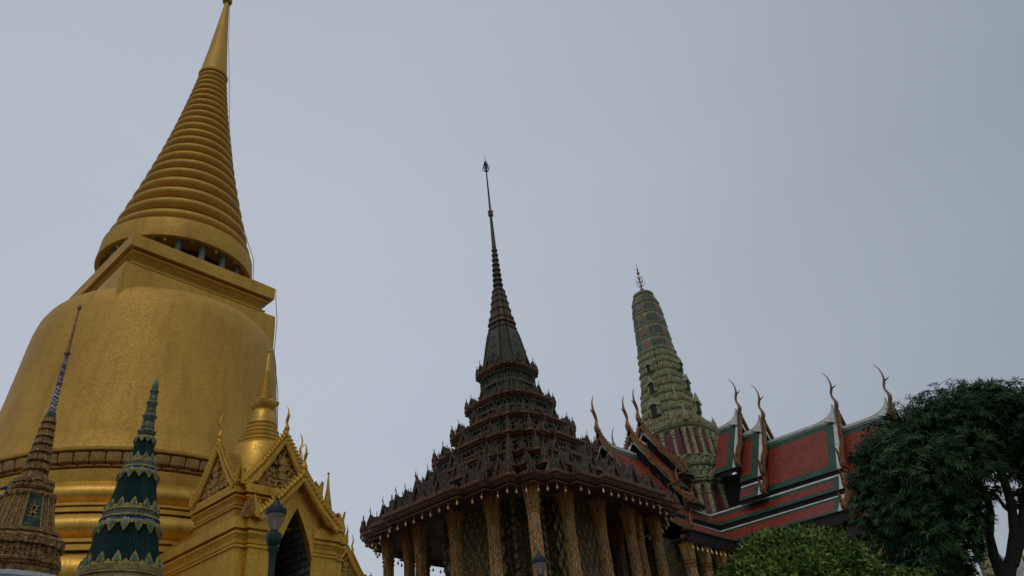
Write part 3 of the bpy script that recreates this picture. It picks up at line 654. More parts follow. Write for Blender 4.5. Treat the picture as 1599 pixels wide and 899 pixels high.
for i, (he, ze) in enumerate(TI):
    s = .42+.40*he/8
    for k in range(4):
        a = k*pi/2
        for t_ in pos[i]:
            x, y = t_*he, -he*depth_at(t_)+.22*s; o = bpy.data.objects.new('gablet', gm); COL.objects.link(o); o.parent = mo
            sc = s*(1.25 if t_ == 0 else 1.)*(1.12 if i < 6 else 1.35)
            o.location = (x*cos(a)-y*sin(a), x*sin(a)+y*cos(a), ze+.02); o.rotation_euler.z = a; o.scale = (sc, sc, sc)
        for (cx, cy) in ((.885, -.69), (.69, -.885)):
            o = bpy.data.objects.new('corner_flame', fmesh); COL.objects.link(o); o.parent = mo; sc = s*1.05
            x, y = cx*(he-.08), cy*(he-.08); o.location = (x*cos(a)-y*sin(a), x*sin(a)+y*cos(a), ze+.05); sc *= 1.3 if i else 1.1; o.scale = (sc*.75, sc*.75, sc*1.2)
# bells under the eave
for k in range(4):
    a = k*pi/2
    for j in range(21):
        t_ = -.83+1.66*j/20; x = t_*8.15; y = -8.15*depth_at(t_)
        bell_at(mo, (x*cos(a)-y*sin(a), x*sin(a)+y*cos(a), 14.12-.05*(j % 2)), .85)
# spire
b = MB(); qs = [(1, .5), (.9, .5), (.9, .72), (.8, .8), (.72, .9), (.5, .9), (.5, 1)]; SP = redent(qs)
def spr(h, z): return [(a*h, c*h, z) for a, c in SP]
pr = [(1.50, 25.2, 0), (1.42, 25.5, 2), (1.28, 26.3, 2), (1.14, 27.2, 2), (1.0, 28.0, 2), (.88, 28.45, 0), (.80, 28.5, 0), (.90, 28.56, 0), (.90, 28.72, 0), (.80, 28.78, 0), (.78, 28.95, 0), (.88, 29.0, 1), (.89, 29.15, 0), (.78, 29.2, 0), (.74, 29.4, 0), (.80, 29.45, 1), (.80, 29.6, 0)]
b.loft([spr(h, z) for h, z, m in pr], [m for h, z, m in pr][:-1]+[0])
for a_, c_ in SP:      # gilt-edged ribs on the redented corners
    b.tube([(a_*h*1.01, c_*h*1.01, z) for h, z, m in pr[:6]], .045, 5, 0)
for k in range(4):
    T = Matrix.Rotation(k*pi/2, 4, 'Z'); d = MB()
    for zz_, w_ in ((26.2, .30), (26.95, .26), (27.6, .22)):
        d.slab([(-w_, 0), (0, -w_*.9), (w_, 0), (0, w_*1.1)], (0, -(1.50-(zz_-25.2)*.19), zz_), (1, 0, 0), (0, 0, 1), .10, 0)
    b.merge(d, T)
for k in range(8):     # upright leaves on the faces of the lower body
    T = Matrix.Rotation(k*pi/4, 4, 'Z'); d = MB()
    for s_ in (1., .7): d.slab(flame(.34*s_, .85*s_), (0, -1.36-.03*(2-s_), 25.45), (1, 0, 0), (0, 0, 1), .08, 0)
    b.merge(d, T)
b.build('spire_base', ['tier', 'tier_edge', 'spire_green'], mo)
b = MB(); z = 29.55; h = .70
prl = []
for i in range(4):
    hh = .72-.08*i; prl += [(h, z, 1), (h*.96, z+hh*.45, 0), (h*.90, z+hh*.88, 0), (h*.98, z+hh*.9, 1), (h*.98, z+hh, 0)]; z += hh; h *= .87
b.loft([spr(hh, zz) for hh, zz, m in prl], [m for hh, zz, m in prl][:-1]+[0])
pr = []; zz = z-.02
for i in range(9):
    u = i/9; r = .42*(1-u)+.21*u; hh = .46; pr += [(zz, r*.62), (zz+.05, r*.95), (zz+.18, r), (zz+.26, r*.85), (zz+.34, r*.62)]; zz += hh
b.lathe(pr, 16)
b.build('spire_stack', ['tier', 'carve_edge', 'tier'], mo)
b = MB(); b.lathe([(zz-.05, .17), (zz+.4, .16), (39.1, .105), (39.15, .17), (39.3, .22), (39.42, .15), (39.5, .21), (39.62, .22), (39.72, .12), (39.8, .09), (43.85, .05), (43.9, .11), (44.0, .12), (44.06, .04), (45.9, .012)], 12, mats=[0, 0, 0, 1, 1, 1, 1, 1, 0, 0, 0, 0, 0, 0, 0])
b.build('spire_needle', ['tier', 'tier_edge'], mo, True, 50)
b = MB()
for k in range(6):
    a = k*pi/3
    for zz_, s_ in ((43.95, 1.), (44.35, .7), (44.7, .5)):
        p = [(.04, 0), (.22, .12), (.30, .34), (.20, .58), (.04, .78)]
        b.tube([(x*s_*cos(a), x*s_*sin(a), zz_+y*s_) for x, y in p], .026*s_+.008, 5)
b.build('crown_finial', 'iron', mo)

# ================================================================== 3. cruciform hall with prang
PX, PY = 57.1, 30.
ha = thing('cruciform_hall', 'cross-shaped royal hall with stepped red and green tiled roofs at the right', 'temple', (PX, PY, 0))
b = MB(); b.box(-4.2, 4.2, -17.6, 17.6, 1.2, 14.2); b.box(-14.0, 14.0, -4.2, 4.2, 1.21, 14.21); b.build('walls', 'cella', ha)
b = MB(); b.box(-2.7, 2.7, -12.9, 12.9, 14.2, 17.8); b.box(-11.3, 11.3, -2.7, 2.7, 14.21, 17.81); b.box(-2.3, 2.3, -7.4, -6.1, 17.8, 19.1); b.box(-2.3, 2.3, 6.1, 7.4, 17.8, 19.1); b.box(-6.8, -5.5, -2.3, 2.3, 17.81, 19.11); b.box(5.5, 6.8, -2.3, 2.3, 17.81, 19.11); b.box(-1.1, 1.1, -6.4, -3.4, 17.8, 20.6); b.box(-5.6, -3.4, -1.1, 1.1, 17.81, 20.61)
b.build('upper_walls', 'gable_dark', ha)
# roof panels in wing frame: u outward from the crossing, v lateral (both sides)
def panel(mb, u0_, u1, v0, z0, v1, z1, bo=.42, mitre=False, white_top=0.):
    u0 = u0_
    """sloping slab on both sides: green border, red field (0 red 1 green 2 white 3 dark)"""
    for sg in (-1, 1):
        L_ = hypot(v1-v0, z1-z0); dv_, dz_ = (v1-v0)/L_, (z1-z0)/L_
        us = [0, 0, u1-bo-.42, u1-.42, u1]; ls = [0, white_top, white_top+bo, L_-bo, L_-.02]
        def P(u, l, t=0): v_ = v0+dv_*l-dz_*t; return (max(u, v_+.02 if mitre else u0), sg*v_, z0+dz_*l+dv_*t)
        us[1] = u0 if not mitre else v0+.02
        for a in range(4):
            for c in range(4):
                if a == 0 or ls[c+1]-ls[c] < 1e-4: continue
                m = 0
                if a == 2: m = 1
                if c in (1, 3): m = 1
                if a == 3 or c == 0: m = 2
                pp = [P(us[a], ls[c]), P(us[a+1], ls[c]), P(us[a+1], ls[c+1]), P(us[a], ls[c+1])]; k = mb.pts(pp)
                uv = [(pp[0][0], -ls[c]), (pp[1][0], -ls[c]), (pp[2][0], -ls[c+1]), (pp[3][0], -ls[c+1])]
                f = (k, k+1, k+2, k+3)
                if sg < 0: mb.face(f, m, uv)
                else: mb.face(f[::-1], m, uv[::-1])
        # lower edge, underside
        k = mb.pts([P(u0, L_), P(u1, L_), P(u1, L_, -.14), P(u0, L_, -.14), P(u0, 0, -.14), P(u1, 0, -.14)])
        mb.face((k, k+1, k+2, k+3), 3); mb.face((k+3, k+2, k+5, k+4), 3)
        k = mb.pts([P(u1, 0), P(u1, L_), P(u1, L_, -.14), P(u1, 0, -.14)]); mb.face((k, k+1, k+2, k+3), 2)
def profile(zr):   # (v0,z0,v1,z1) of the three panels
    return [(0, zr, 3.0, zr-4.55), (2.95, zr-4.85, 3.98, zr-6.15), (3.95, zr-6.50, 5.75, zr-7.95)]
def wing(az, tiers, drop_eave):
    T = Matrix.Rotation(az, 4, 'Z')
    for ti, (u0, u1, zr, npan) in enumerate(tiers):
        mb = MB(); pf = profile(zr)[:npan]
        last = ti == len(tiers)-1
        for i, (v0, z0, v1, z1) in enumerate(pf):
            low = npan == 3 and i > 0 and ti == (2 if len(tiers) > 2 else 1)
            panel(mb, u0, u1, v0, z0, v1, z1, .60 if i == 0 else .36, low, .20 if i == 0 else .18)
            ub = v1 if low else u0
            for sg in (-1, 1):        # dark boards between panels
                zt = z1-.14; nb = pf[i+1][1]-.02 if i+1 < len(pf) else (z1-.62 if i == 2 else z1-.30)
                vb = v1-.12
                k = mb.pts([(ub, sg*vb, zt+.2), (u1-.05, sg*vb, zt+.2), (u1-.05, sg*(vb-.06), nb), (ub, sg*(vb-.06), nb)]); mb.face((k, k+1, k+2, k+3), 3)
        o = mb.build('roof_tier', ['red_tile', 'green_tile', 'white', 'fascia'], ha, rz=az)
        # white ridge with an upswept end
        rg = MB(); pts = [(u0, 0), (u1-1.8, 0), (u1-1.2, .07), (u1-.75, .20), (u1-.42, .42), (u1-.2, .74), (u1-.12, 1.0), (u1-.06, 1.0), (u1-.06, -.55), (u1-.5, -.38), (u1-1.3, -.22), (u0, -.2)]
        n_ = len(pts); k = rg.pts([(u, -.11, zr+.16+z) for u, z in pts]+[(u, .11, zr+.16+z) for u, z in pts])
        rg.face([k+i for i in range(n_)]); rg.face([k+n_+i for i in range(n_)][::-1])
        for i in range(n_): rg.face((k+i, k+n_+i, k+n_+(i+1) % n_, k+(i+1) % n_))
        for sg in (-1, 1):
            kk = rg.pts([(u1-.12, sg*.1, zr+.95), (u1-.4, sg*.1, zr+.45), (u1-1.1, sg*.12, zr+.08), (u1-.6, sg*.30, zr-.15), (u1-.12, sg*.50, zr-.38)]); rg.face((kk, kk+1, kk+2, kk+3, kk+4) if sg > 0 else (kk+4, kk+3, kk+2, kk+1, kk))
        rg.build('ridge', 'white', o)
        # pediment infill
        gb = MB(); v1, z1 = pf[0][2], pf[0][3]
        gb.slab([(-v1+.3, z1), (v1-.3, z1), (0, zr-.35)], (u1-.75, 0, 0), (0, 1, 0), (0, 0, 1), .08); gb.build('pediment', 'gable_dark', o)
        # bargeboards: serpentine body with teeth
        bg = MB()
        for sg in (-1, 1):
            for i, (v0, z0, v1, z1) in enumerate(pf):
                top = (0, zr+.75) if i == 0 else (v0+.02, z0+.25)
                path = []
                n2 = 12 if i == 0 else 6
                for q_ in range(n2+1):
                    u = q_/n2; v = top[0]+(v1+.22-top[0])*u; z = top[1]+(z1+.08-top[1])*u
                    sag = -.22*sin(pi*u)*(1 if i == 0 else .4); wob = .12*sin(u*pi*3.2) if (i == 0 and u > .45) else 0
                    path.append((v-sag*.8*0+wob, z+sag+wob*.6))
                for q_ in range(n2):
                    (a0, c0_), (a1, c1_) = path[q_], path[q_+1]; dl = hypot(a1-a0, c1_-c0_); ux, uz = (a1-a0)/dl, (c1_-c0_)/dl; nx_, nz_ = -uz, ux
                    if nz_ < 0: nx_, nz_ = -nx_, -nz_
                    w1, w2 = .03, -.24
                    quad = [(a0+nx_*w2, c0_+nz_*w2), (a1+nx_*w2+ux*.03, c1_+nz_*w2+uz*.03), (a1+nx_*w1+ux*.03, c1_+nz_*w1+uz*.03), (a0+nx_*w1, c0_+nz_*w1)]
                    bg.slab([(sg*x, y) for x, y in quad], (u1+.13, 0, 0), (0, 1, 0), (0, 0, 1), .24+.004*q_)
                    nt_ = max(1, round(dl/.24))
                    for t_ in range(nt_):
                        f = (t_+.5)/nt_; c = (a0+(a1-a0)*f+nx_*.02, c0_+(c1_-c0_)*f+nz_*.02)
                        tp = (c[0]+nx_*.20-ux*.14, c[1]+nz_*.20-uz*.14)
                        tri = [(c[0]-ux*.11, c[1]-uz*.11), (c[0]+ux*.10, c[1]+uz*.10), (tp[0]+ux*.04, tp[1]+uz*.04), tp]
                        bg.slab([(sg*x, y) for x, y in tri], (u1+.13, 0, 0), (0, 1, 0), (0, 0, 1), .12)
                # white inner verge line
                k = bg.pts([(u1-.02, sg*(top[0]+.0), top[1]-.30), (u1-.02, sg*(v1+.1), z1-.16), (u1+.26, sg*(v1+.1), z1-.22), (u1+.26, sg*top[0], top[1]-.36)]); bg.face((k, k+1, k+2, k+3), 1)
        bg.build('bargeboard', ['barge', 'fascia'], o)
        for sg in (-1, 1):
            for i, (v0, z0, v1, z1) in enumerate(pf):
                hh_ = MB(); naga(hh_, (u1+.13, sg*(v1+.10), z1+.05), (0, sg, 0), (0, 0, 1), 1.45 if i == 0 else 1.25, .14)
                hh_.build('naga_flame', 'barge', o, True, 60)
        ch = MB(); horn(ch, (u1+.12, 0, zr+.95), (1, 0, 0), (0, 0, 1), 3.0, 0, .125)
        ch.build('chofa', 'barge', o, True, 50)
# south wing runs toward -Y, west wing toward -X
P3 = 3
SOUTH = [(4.15, 6.2, 25.0, 1), (6.05, 8.0, 23.75, 2), (7.9, 13.8, 22.45, 3), (13.75, 17.6, 21.55, 3)]
WEST = [(4.0, 5.5, 25.0, 1), (5.3, 7.4, 23.75, 2), (7.3, 11.9, 22.45, 3)]
wing(-pi/2, SOUTH, 0); wing(pi, WEST, 0)
wing(pi/2, [(4.0, 6.2, 25.0, 1), (6.0, 13.4, 22.45, 3)], 0); wing(0, [(4.0, 5.4, 25.0, 1), (5.3, 11.9, 22.45, 3)], 0)
# eave boards & bells at the lowest eave of south and west wings
b = MB()
zE = 22.45-7.95
for sgn, L0, L1 in ((1, 5.9, 13.4),):
    b.box(-5.55, -5.40, -13.4, -5.45, zE-.75, zE-.12); b.box(-11.85, -5.45, -5.55, -5.40, zE-.75, zE-.12)
    b.box(-5.4, -4.2, -13.4, -4.2, zE-.5, zE-.4); b.box(-11.85, -5.4, -5.4, -4.2, zE-.502, zE-.402)
zE2 = 21.55-7.95; b.box(-5.56, -5.41, -17.0, -13.45, zE2-.75, zE2-.12); b.box(-5.4, -4.2, -17, -13.41, zE2-.5, zE2-.4)
b.build('eave_board', 'fascia', ha)
for k in range(12): bell_at(ha, (-5.47, -5.9-.66*k, zE-.95), 1.05)
for k in range(10): bell_at(ha, (-11.5+.62*k, -5.47, zE-.95), 1.05)
c0 = None
for (x, y) in [(-4.9, -5.0), (-7.1, -5.0), (-9.3, -5.0), (-11.4, -5.0), (-4.95, -7.4), (-4.95, -9.8), (-4.95, -12.2), (-4.95, -15.), (-4.95, -16.8)]:
    c = place(col, ha, (x, y, -.75), 0, (.82, .82, 1)); place(cap0, c, (0, 0, 0))
# valley gutter boards where the two low roofs meet
# --- prang on the crossing
b = MB(); FQ = [(1, .40), (.93, .40), (.93, .62), (.85, .62), (.85, .74), (.76, .76), (.74, .85), (.62, .85), (.62, .93), (.40, .93), (.40, 1)]; PP = redent(FQ)
def pring(h, z): return [(a*h, c*h, z) for a, c in PP]
pr_base = [(3.9, 14.0, 1), (3.8, 17.3, 1), (3.8, 20.05, 1)]
b.loft([pring(h, z) for h, z, m in ((3.75, 14, 0), (3.55, 20.2, 0))], [2, 2]);
b.loft([pring(h, z) for h, z in ((3.3, 22.6), (3.12, 25.2))], [2, 2])
def pcol(mb, x, y, z0, z1, r, tx, ty):
    n = 6
    prl_ = [(z0, r*1.3), (z0+.15, r*1.3), (z0+.2, r), (z1-.75, r*.92), (z1-.7, r*1.25), (z1-.62, r*1.2), (z1-.58, r*.95), (z1-.5, r*.98), (z1-.46, r*1.2), (z1-.38, r*1.1), (z1-.1, r*1.5), (z1, r*1.6)]
    ks = []
    for (z, rr) in prl_:
        f = (z-z0)/(z1-z0); cx, cy = x+(tx-x)*f, y+(ty-y)*f; ks.append(mb.pts([(cx+rr*cos(2*pi*j/8+.39), cy+rr*sin(2*pi*j/8+.39), z) for j in range(8)]))
    for i in range(len(ks)-1):
        for j in range(8): mb.face((ks[i]+j, ks[i]+(j+1) % 8, ks[i+1]+(j+1) % 8, ks[i+1]+j), 0)
pc = MB()
def outer_pts(h):   # column stands at the projecting corners of the plan
    return [(a*h, c*h) for i, (a, c) in enumerate(PP) if i % 11 in (0, 2, 4, 6, 8, 10)]
def along(h, n_):
    P_ = []
    for k in range(4):
        for t_ in [(-1+2*(i+.5)/n_) for i in range(n_)]:
            d = 1.0 if abs(t_) < .42 else .93 if abs(t_) < .64 else .85; x, y = t_*.86*h, -d*h; a = k*pi/2; P_.append((x*cos(a)-y*sin(a), x*sin(a)+y*cos(a)))
    return P_
PCOL = [(p, q_, 16, 20.1, .22) for p, q_ in zip(along(3.85, 5), along(3.62, 5))]+[(p, q_, 22.7, 25.15, .17) for p, q_ in zip(along(3.37, 6), along(3.2, 6))]
for p, q_, za_, zb_, r_ in PCOL:
    pc = MB(); pcol(pc, p[0], p[1], za_, zb_, r_, q_[0], q_[1]); pc.build('shrine_column', 'p_olive', ha, True, 40)
# cornices: wavy stacked mouldings with leaf teeth
def cornice(mb, h0, z, th, outw, m1, m2, teeth=.30, ts=.26):
    prl_ = [(h0, z), (h0+outw*.35, z+th*.12), (h0+outw*.4, z+th*.3), (h0+outw*.8, z+th*.42), (h0+outw*.85, z+th*.6), (h0+outw, z+th*.68), (h0+outw, z+th*.86), (h0+outw*.6, z+th)]
    ms = [m2, m1, m2, m1, m2, m1, m1, m1]
    mb.loft([pring(h, zz) for h, zz in prl_], ms)
    n_ = len(PP); h = h0+outw
    for j in range(n_):
        p0, p1 = Vector(PP[j])*h, Vector(PP[(j+1) % n_])*h; Ls = (p1-p0).length; d = (p1-p0).normalized(); nrm = Vector((d.y, -d.x)); cnt = max(1, round(Ls/ts))
        if Ls < .12: continue
        for q_ in range(cnt):
            c = p0+(p1-p0)*((q_+.5)/cnt); O = (c.x-nrm.x*.07, c.y-nrm.y*.07, z+th*.95)
            mb.slab([(a*ts*.9/.2, e) for a, e in flame(.17, teeth)], O, (d.x, d.y, 0), (0, 0, 1), .08, m1)
b.build('shrine_walls', ['p_olive', 'p_edge', 'p_red'], ha)
b = MB()
cornice(b, 3.55, 20.0, .85, .50, 0, 1, .30); cornice(b, 3.45, 21.0, .45, .22, 0, 1, .22)
b.loft([pring(3.4, 20.9), pring(3.35, 21.8)], [2, 2])
cornice(b, 3.3, 21.6, .6, .35, 0, 1, .26); cornice(b, 3.25, 22.25, .4, .2, 0, 1, .2)
b.build('shrine_cornices', ['p_olive', 'p_edge', 'p_red'], ha)
# tower, lower half: petals rows, yellow-green
def hz(z):   # half size of the tower by height (from the silhouette)
    tb = [(25.2, 3.10), (26.2, 2.72), (27.2, 2.48), (28.3, 2.28), (29.3, 2.08), (30, 1.97), (31.4, 1.83), (33, 1.70), (34, 1.62), (35, 1.56), (37.4, 1.42), (38.4, 1.36), (39.3, 1.25), (40.2, 1.02), (40.8, .78), (41.2, .48), (41.5, .10)]
    for (a, ra), (c, rc) in zip(tb, tb[1:]):
        if z <= c: return ra+(rc-ra)*(z-a)/(c-a)
    return .05
pg = tag(bpy.data.objects.new('prang', None), None); 
b = MB(); zs = [25.15]
cornice(b, 3.05, 25.1, .75, .38, 0, 1, .34, .28)
z = 25.85; k_ = 0
while z < 33.6:
    th = .98-.035*k_; h = hz(z+.3)
    b.loft([pring(h*.93, z-.3), pring(h*.90, z+th*.45)], [0, 0])
    # row of tall bud-shaped petals on the wall
    n_ = len(PP)
    for j in range(n_):
        p0, p1 = Vector(PP[j])*h*.95, Vector(PP[(j+1) % n_])*h*.95; Ls = (p1-p0).length; d = (p1-p0).normalized(); nrm = Vector((d.y, -d.x)); cnt = max(1, round(Ls/.27))
        if Ls < .12: continue
        for q_ in range(cnt):
            c = p0+(p1-p0)*((q_+.5)/cnt); b.slab([(-.11, 0), (.11, 0), (.12, .18), (.07, .34), (0, .46), (-.07, .34), (-.12, .18)], (c.x, c.y, z+.02), (d.x, d.y, 0), (0, 0, 1), .12, 0)
    cornice(b, h*.90, z+th*.42, th*.5, .20, 1 if k_ % 2 else 0, 2, .20, .24)
    z += th; k_ += 1
b.build('tower_lower', ['p_yellow', 'p_olive', 'p_edge'], ha)
# upper half with green and orange arched panels between grey-green bands
b = MB(); z = z-.1; nl = 5; H0 = 40.7
lv = [z+(H0-z)*(1-(1-i/nl)**1.12) for i in range(nl+1)]
for i in range(nl):
    za, zb_ = lv[i], lv[i+1]; ha_, hb = hz(za), hz(zb_)
    b.loft([pring(ha_*.93, za), pring(hb*.95, zb_-.1)], [3, 3])
    n_ = len(PP); hh = (zb_-za)
    for j in range(n_):
        p0, p1 = Vector(PP[j]), Vector(PP[(j+1) % n_]); ha2 = ha_*.95
        Ls = (p1-p0).length*ha2; d = (p1-p0).normalized(); nrm = Vector((d.y, -d.x))
        if Ls < .10: continue
        cnt = 1
        for q_ in range(cnt):
            w = Ls/cnt*.46; f = (q_+.5)/cnt; c = (p0+(p1-p0)*f)*ha2; lean = (hb-ha_)/hh
            V_ = Vector((-nrm.x*-lean, -nrm.y*-lean, 1)).normalized(); H_ = hh*.66; red = (j % 11 in (10, 3, 6))
            def arch(w, H): return [(-w, 0), (w, 0), (w, H*.55), (w*.72, H*.84), (0, H), (-w*.72, H*.84), (-w, H*.55)]
            b.slab(arch(w, H_), (c.x, c.y, za+.12), (d.x, d.y, 0), V_, .10, 1)
            b.slab(arch(w*.70, H_*.82), (c.x+nrm.x*.05, c.y+nrm.y*.05, za+.14), (d.x, d.y, 0), V_, .05, 2 if (red and q_ == cnt//2) else 4)
            if red and q_ == cnt//2: b.slab(arch(w*.36, H_*.5), (c.x+nrm.x*.08, c.y+nrm.y*.08, za+.16), (d.x, d.y, 0), V_, .05, 1)
    cornice(b, hz(zb_-.2)*.93, zb_-.22, .26, .10, 0, 1, .13, .2)
b.loft([pring(h, z) for h, z in ((.80, 40.65), (.66, 40.95), (.42, 41.2), (.16, 41.4))], [1, 1, 1, 1])
b.build('tower_upper', ['p_olive', 'p_edge', 'p_orange', 'p_olive', 'p_green'], ha)
# dark niches with gabled frames on the tower faces
for (zc, s_) in ((27.2, 1.), (29.6, .82), (31.7, .62)):
    for k in range(4):
        n_ = MB(); h = hz(zc); X_ = (1, 0, 0)
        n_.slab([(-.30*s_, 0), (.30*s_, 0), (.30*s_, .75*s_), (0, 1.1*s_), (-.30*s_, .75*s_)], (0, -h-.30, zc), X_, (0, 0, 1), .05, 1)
        for sg in (-1, 1):
            n_.box(min(sg*.32*s_, sg*.46*s_), max(sg*.32*s_, sg*.46*s_), -h-.34, -h+.3, zc-.1, zc+.8*s_, 0)
            n_.slab([(0, 1.0*s_), (sg*.6*s_, .66*s_), (sg*.66*s_, .8*s_), (sg*.3*s_, 1.2*s_), (0, 1.75*s_)][::sg], (0, -h-.34, zc), X_, (0, 0, 1), .16, 0)
            n_.slab(flame(.16, .45*s_), (sg*.62*s_, -h-.30, zc+.7*s_), X_, (0, 0, 1), .1, 0)
        n_.box(-.5*s_, .5*s_, -h-.24, -h+.4, zc-.05, zc+.9*s_, 0)
        n_.build('niche', ['p_olive', 'p_dark'], ha, rz=k*pi/2)
# clusters of pale horned antefixes at the corners of the great cornice
for k in range(4):
    for (x, y, z_, s_) in ((2.7, -2.7, 25.75, 1.), (3.1, -1.6, 25.75, .8), (1.6, -3.1, 25.75, .8), (1.72, -1.72, 28.2, .8), (1.46, -1.46, 30.2, .65)):
        a_ = MB()
        for q_, an in enumerate((0, pi/2)): a_.slab(flame(.42*s_, 1.15*s_, .12), (x, y, z_), (cos(an), sin(an), 0), (0, 0, 1), .12, 0)
        a_.slab(flame(.36*s_, 1.5*s_, .1), (x*.97, y*.97, z_+.02), (.7, -.7, 0), (0, 0, 1), .1, 0)
        a_.build('corner_antefix', 'p_yellow', ha, rz=k*pi/2)
b = MB(); b.lathe([(41.2, .12), (41.45, .20), (41.6, .10), (42.0, .055), (43.3, .045), (43.35, .12), (43.5, .16), (43.62, .05), (43.9, .09), (44.1, .03), (44.7, .01)], 10)
for zz_, s_ in ((41.8, 1.), (42.3, .85), (42.75, .6)):
    for k in range(5):
        a = k*2*pi/5+zz_
        b.tube([(0, 0, zz_), (.25*s_*cos(a), .25*s_*sin(a), zz_+.08), (.42*s_*cos(a), .42*s_*sin(a), zz_+.28*s_), (.46*s_*cos(a), .46*s_*sin(a), zz_+.62*s_)], [.035, .035, .03, .012], 5)
b.build('trident_finial', 'barge', ha)

# ================================================================== 4. slender gilt spire in front, left
tx, ty = 2.37, 8.68
ts = thing('slender_spire', 'slender gilded mosaic spire with zigzag red and white needle at the far left', 'spire', (tx, ty, 0))
b = MB(); b.box(-.62, .62, -.62, .62, 0, .5); b.box(-.5, .5, -.5, .5, .5, 3.0); b.box(-.56, .56, -.56, .56, 3.0, 3.15)
b.loft([rring(h, z) for h, z in ((.40, 3.15), (.40, 3.66), (.44, 3.68), (.44, 3.72), (.4, 3.73))]); b.build('pedestal', 'marble', ts)
b = MB()
TQ = [(1, .30), (.90, .34), (.90, .56), (.80, .60), (.78, .78), (.60, .80), (.56, .90), (.34, .90), (.30, 1)]; TP = redent(TQ)
def tring(h, z): return [(a*h, c*h, z) for a, c in TP]
b.loft([tring(h, z) for h, z in ((.36, 3.72), (.40, 3.73), (.42, 3.78), (.38, 3.79), (.40, 3.80), (.41, 3.86), (.37, 3.88), (.36, 3.93), (.38, 3.98), (.41, 4.02), (.42, 4.06), (.385, 4.08), (.34, 4.11), (.36, 4.12), (.36, 4.15), (.29, 4.16))])
for zz_, h_, s_ in ((3.83, .405, .075), (3.88, .385, .08), (3.93, .375, .08), (3.99, .40, .07)):
    n_ = len(TP)
    for j in range(n_):
        p0, p1 = Vector(TP[j])*h_, Vector(TP[(j+1) % n_])*h_; Ls = (p1-p0).length; d = (p1-p0).normalized(); nrm = Vector((d.y, -d.x)); cnt = max(1, round(Ls/.05))
        for q_ in range(cnt):
            c = p0+(p1-p0)*((q_+.5)/cnt); b.slab(flame(.04, s_), (c.x+nrm.x*.008, c.y+nrm.y*.008, zz_), (d.x, d.y, 0), (0, 0, 1), .02)
b.build('lotus_base', 'thin_gold', ts)
b = MB()
# bell-like redented body: green glass panels on the four faces, gilt bead ribs on the corners
lev = [(4.155, .30), (4.24, .275), (4.34, .255), (4.45, .235), (4.52, .215)]
sm = []
for k in range(4): sm += [0, 0, 0, 0, 0, 0, 0, 0, 1]
b.loft([tring(h, z) for z, h in lev], sidemats=[1 if (j % 9) == 8 else 0 for j in range(36)])
for j in range(36):
    a_, c_ = TP[j]
    p = [(a_*h*1.01, c_*h*1.01, z) for z, h in lev]
    b.tube(p, .009, 5, 2)
    for i in range(len(p)-1):
        for q_ in range(5):
            v = Vector(p[i]).lerp(Vector(p[i+1]), (q_+.5)/5); b.lathe([(v.z-.008, .004), (v.z, .014), (v.z+.008, .004)], 5, (v.x, v.y), [2, 2, 2])
    a1_, c1_ = TP[(j+1) % 36]; am, cm_ = (a_+a1_)/2, (c_+c1_)/2
    if j % 9 != 8:
        b.tube([(am*h*1.0, cm_*h*1.0, z) for z, h in lev], .007, 4, 2)
for k in range(4):
    T = Matrix.Rotation(k*pi/2, 4, 'Z'); d = MB()
    for zz_, s_ in ((4.30, .055), (4.335, .05), (4.37, .055)):
        for an in range(6):
            d.slab(flame(.018, s_), (.262 if zz_ < 4.32 else .255, 0, zz_), (0, cos(an*pi/3), sin(an*pi/3)), (0, -sin(an*pi/3), cos(an*pi/3)), .012, 2)
    b.merge(d, T)
b.build('bell_body', ['thin_gold', 'thin_green', 'thin_light'], ts)
b = MB(); b.loft([tring(h, z) for h, z in ((.21, 4.50), (.235, 4.53), (.235, 4.56), (.20, 4.57), (.17, 4.585), (.19, 4.60), (.20, 4.62), (.20, 4.645), (.17, 4.655), (.16, 4.68), (.175, 4.69), (.175, 4.71), (.14, 4.72))])
for j in range(36):
    a_, c_ = TP[j]; d = Vector((-c_, a_, 0)).normalized(); b.slab([(-.02, 0), (0, -.055), (.02, 0)], (a_*.236, c_*.236, 4.55), d, (0, 0, 1), .015); b.slab(flame(.035, .05), (a_*.19, c_*.19, 4.655), d, (0, 0, 1), .015)
b.build('throne_mouldings', 'thin_gold', ts)
b = MB(); z = 4.71; r = .122
while z < 5.44:
    hh = .105*(r/.12)**.5; b.lathe([(z, r*.74), (z+hh*.12, r*.98), (z+hh*.35, r*1.06), (z+hh*.7, r*.92), (z+hh*.9, r*.76), (z+hh, r*.70)], 20)
    for j in range(14):
        a = 2*pi*j/14; b.slab([(-r*.2, 0), (r*.2, 0), (r*.16, hh*.4), (0, hh*.8), (-r*.16, hh*.4)], (r*1.03*cos(a), r*1.03*sin(a), z+hh*.08), (-sin(a), cos(a), 0), (-.12*cos(a), -.12*sin(a), 1), .012)
    z += hh; r -= .0088*(hh/.1)
b.build('ringed_neck', 'thin_gold', ts)
b = MB(); n_ = 60; pz = [(5.42+.82*i/n_, .042-.022*i/n_) for i in range(n_+1)]
def zig(i, j):
    t_ = (i + (2.4*abs(((j/5.0) % 1)*2-1))) % 3.4; 
    return 1 if t_ < 1.4 and i < 30 else (1 if t_ < .6 else 0)
b.lathe(pz, 20, matfun=zig); b.lathe([(5.40, .05), (5.43, .058), (5.47, .054), (5.50, .044)], 14, mats=[2]*4)
b.build('zigzag_shaft', ['thin_red', 'thin_white', 'thin_green'], ts, True, 50)
b = MB(); b.lathe([(6.22, .02), (6.235, .034), (6.26, .036), (6.28, .022), (6.3, .018), (6.85, .009), (6.855, .02), (6.875, .027), (6.9, .024), (6.925, .006)], 12); b.build('needle_tip', 'thin_gold', ts, True, 50)

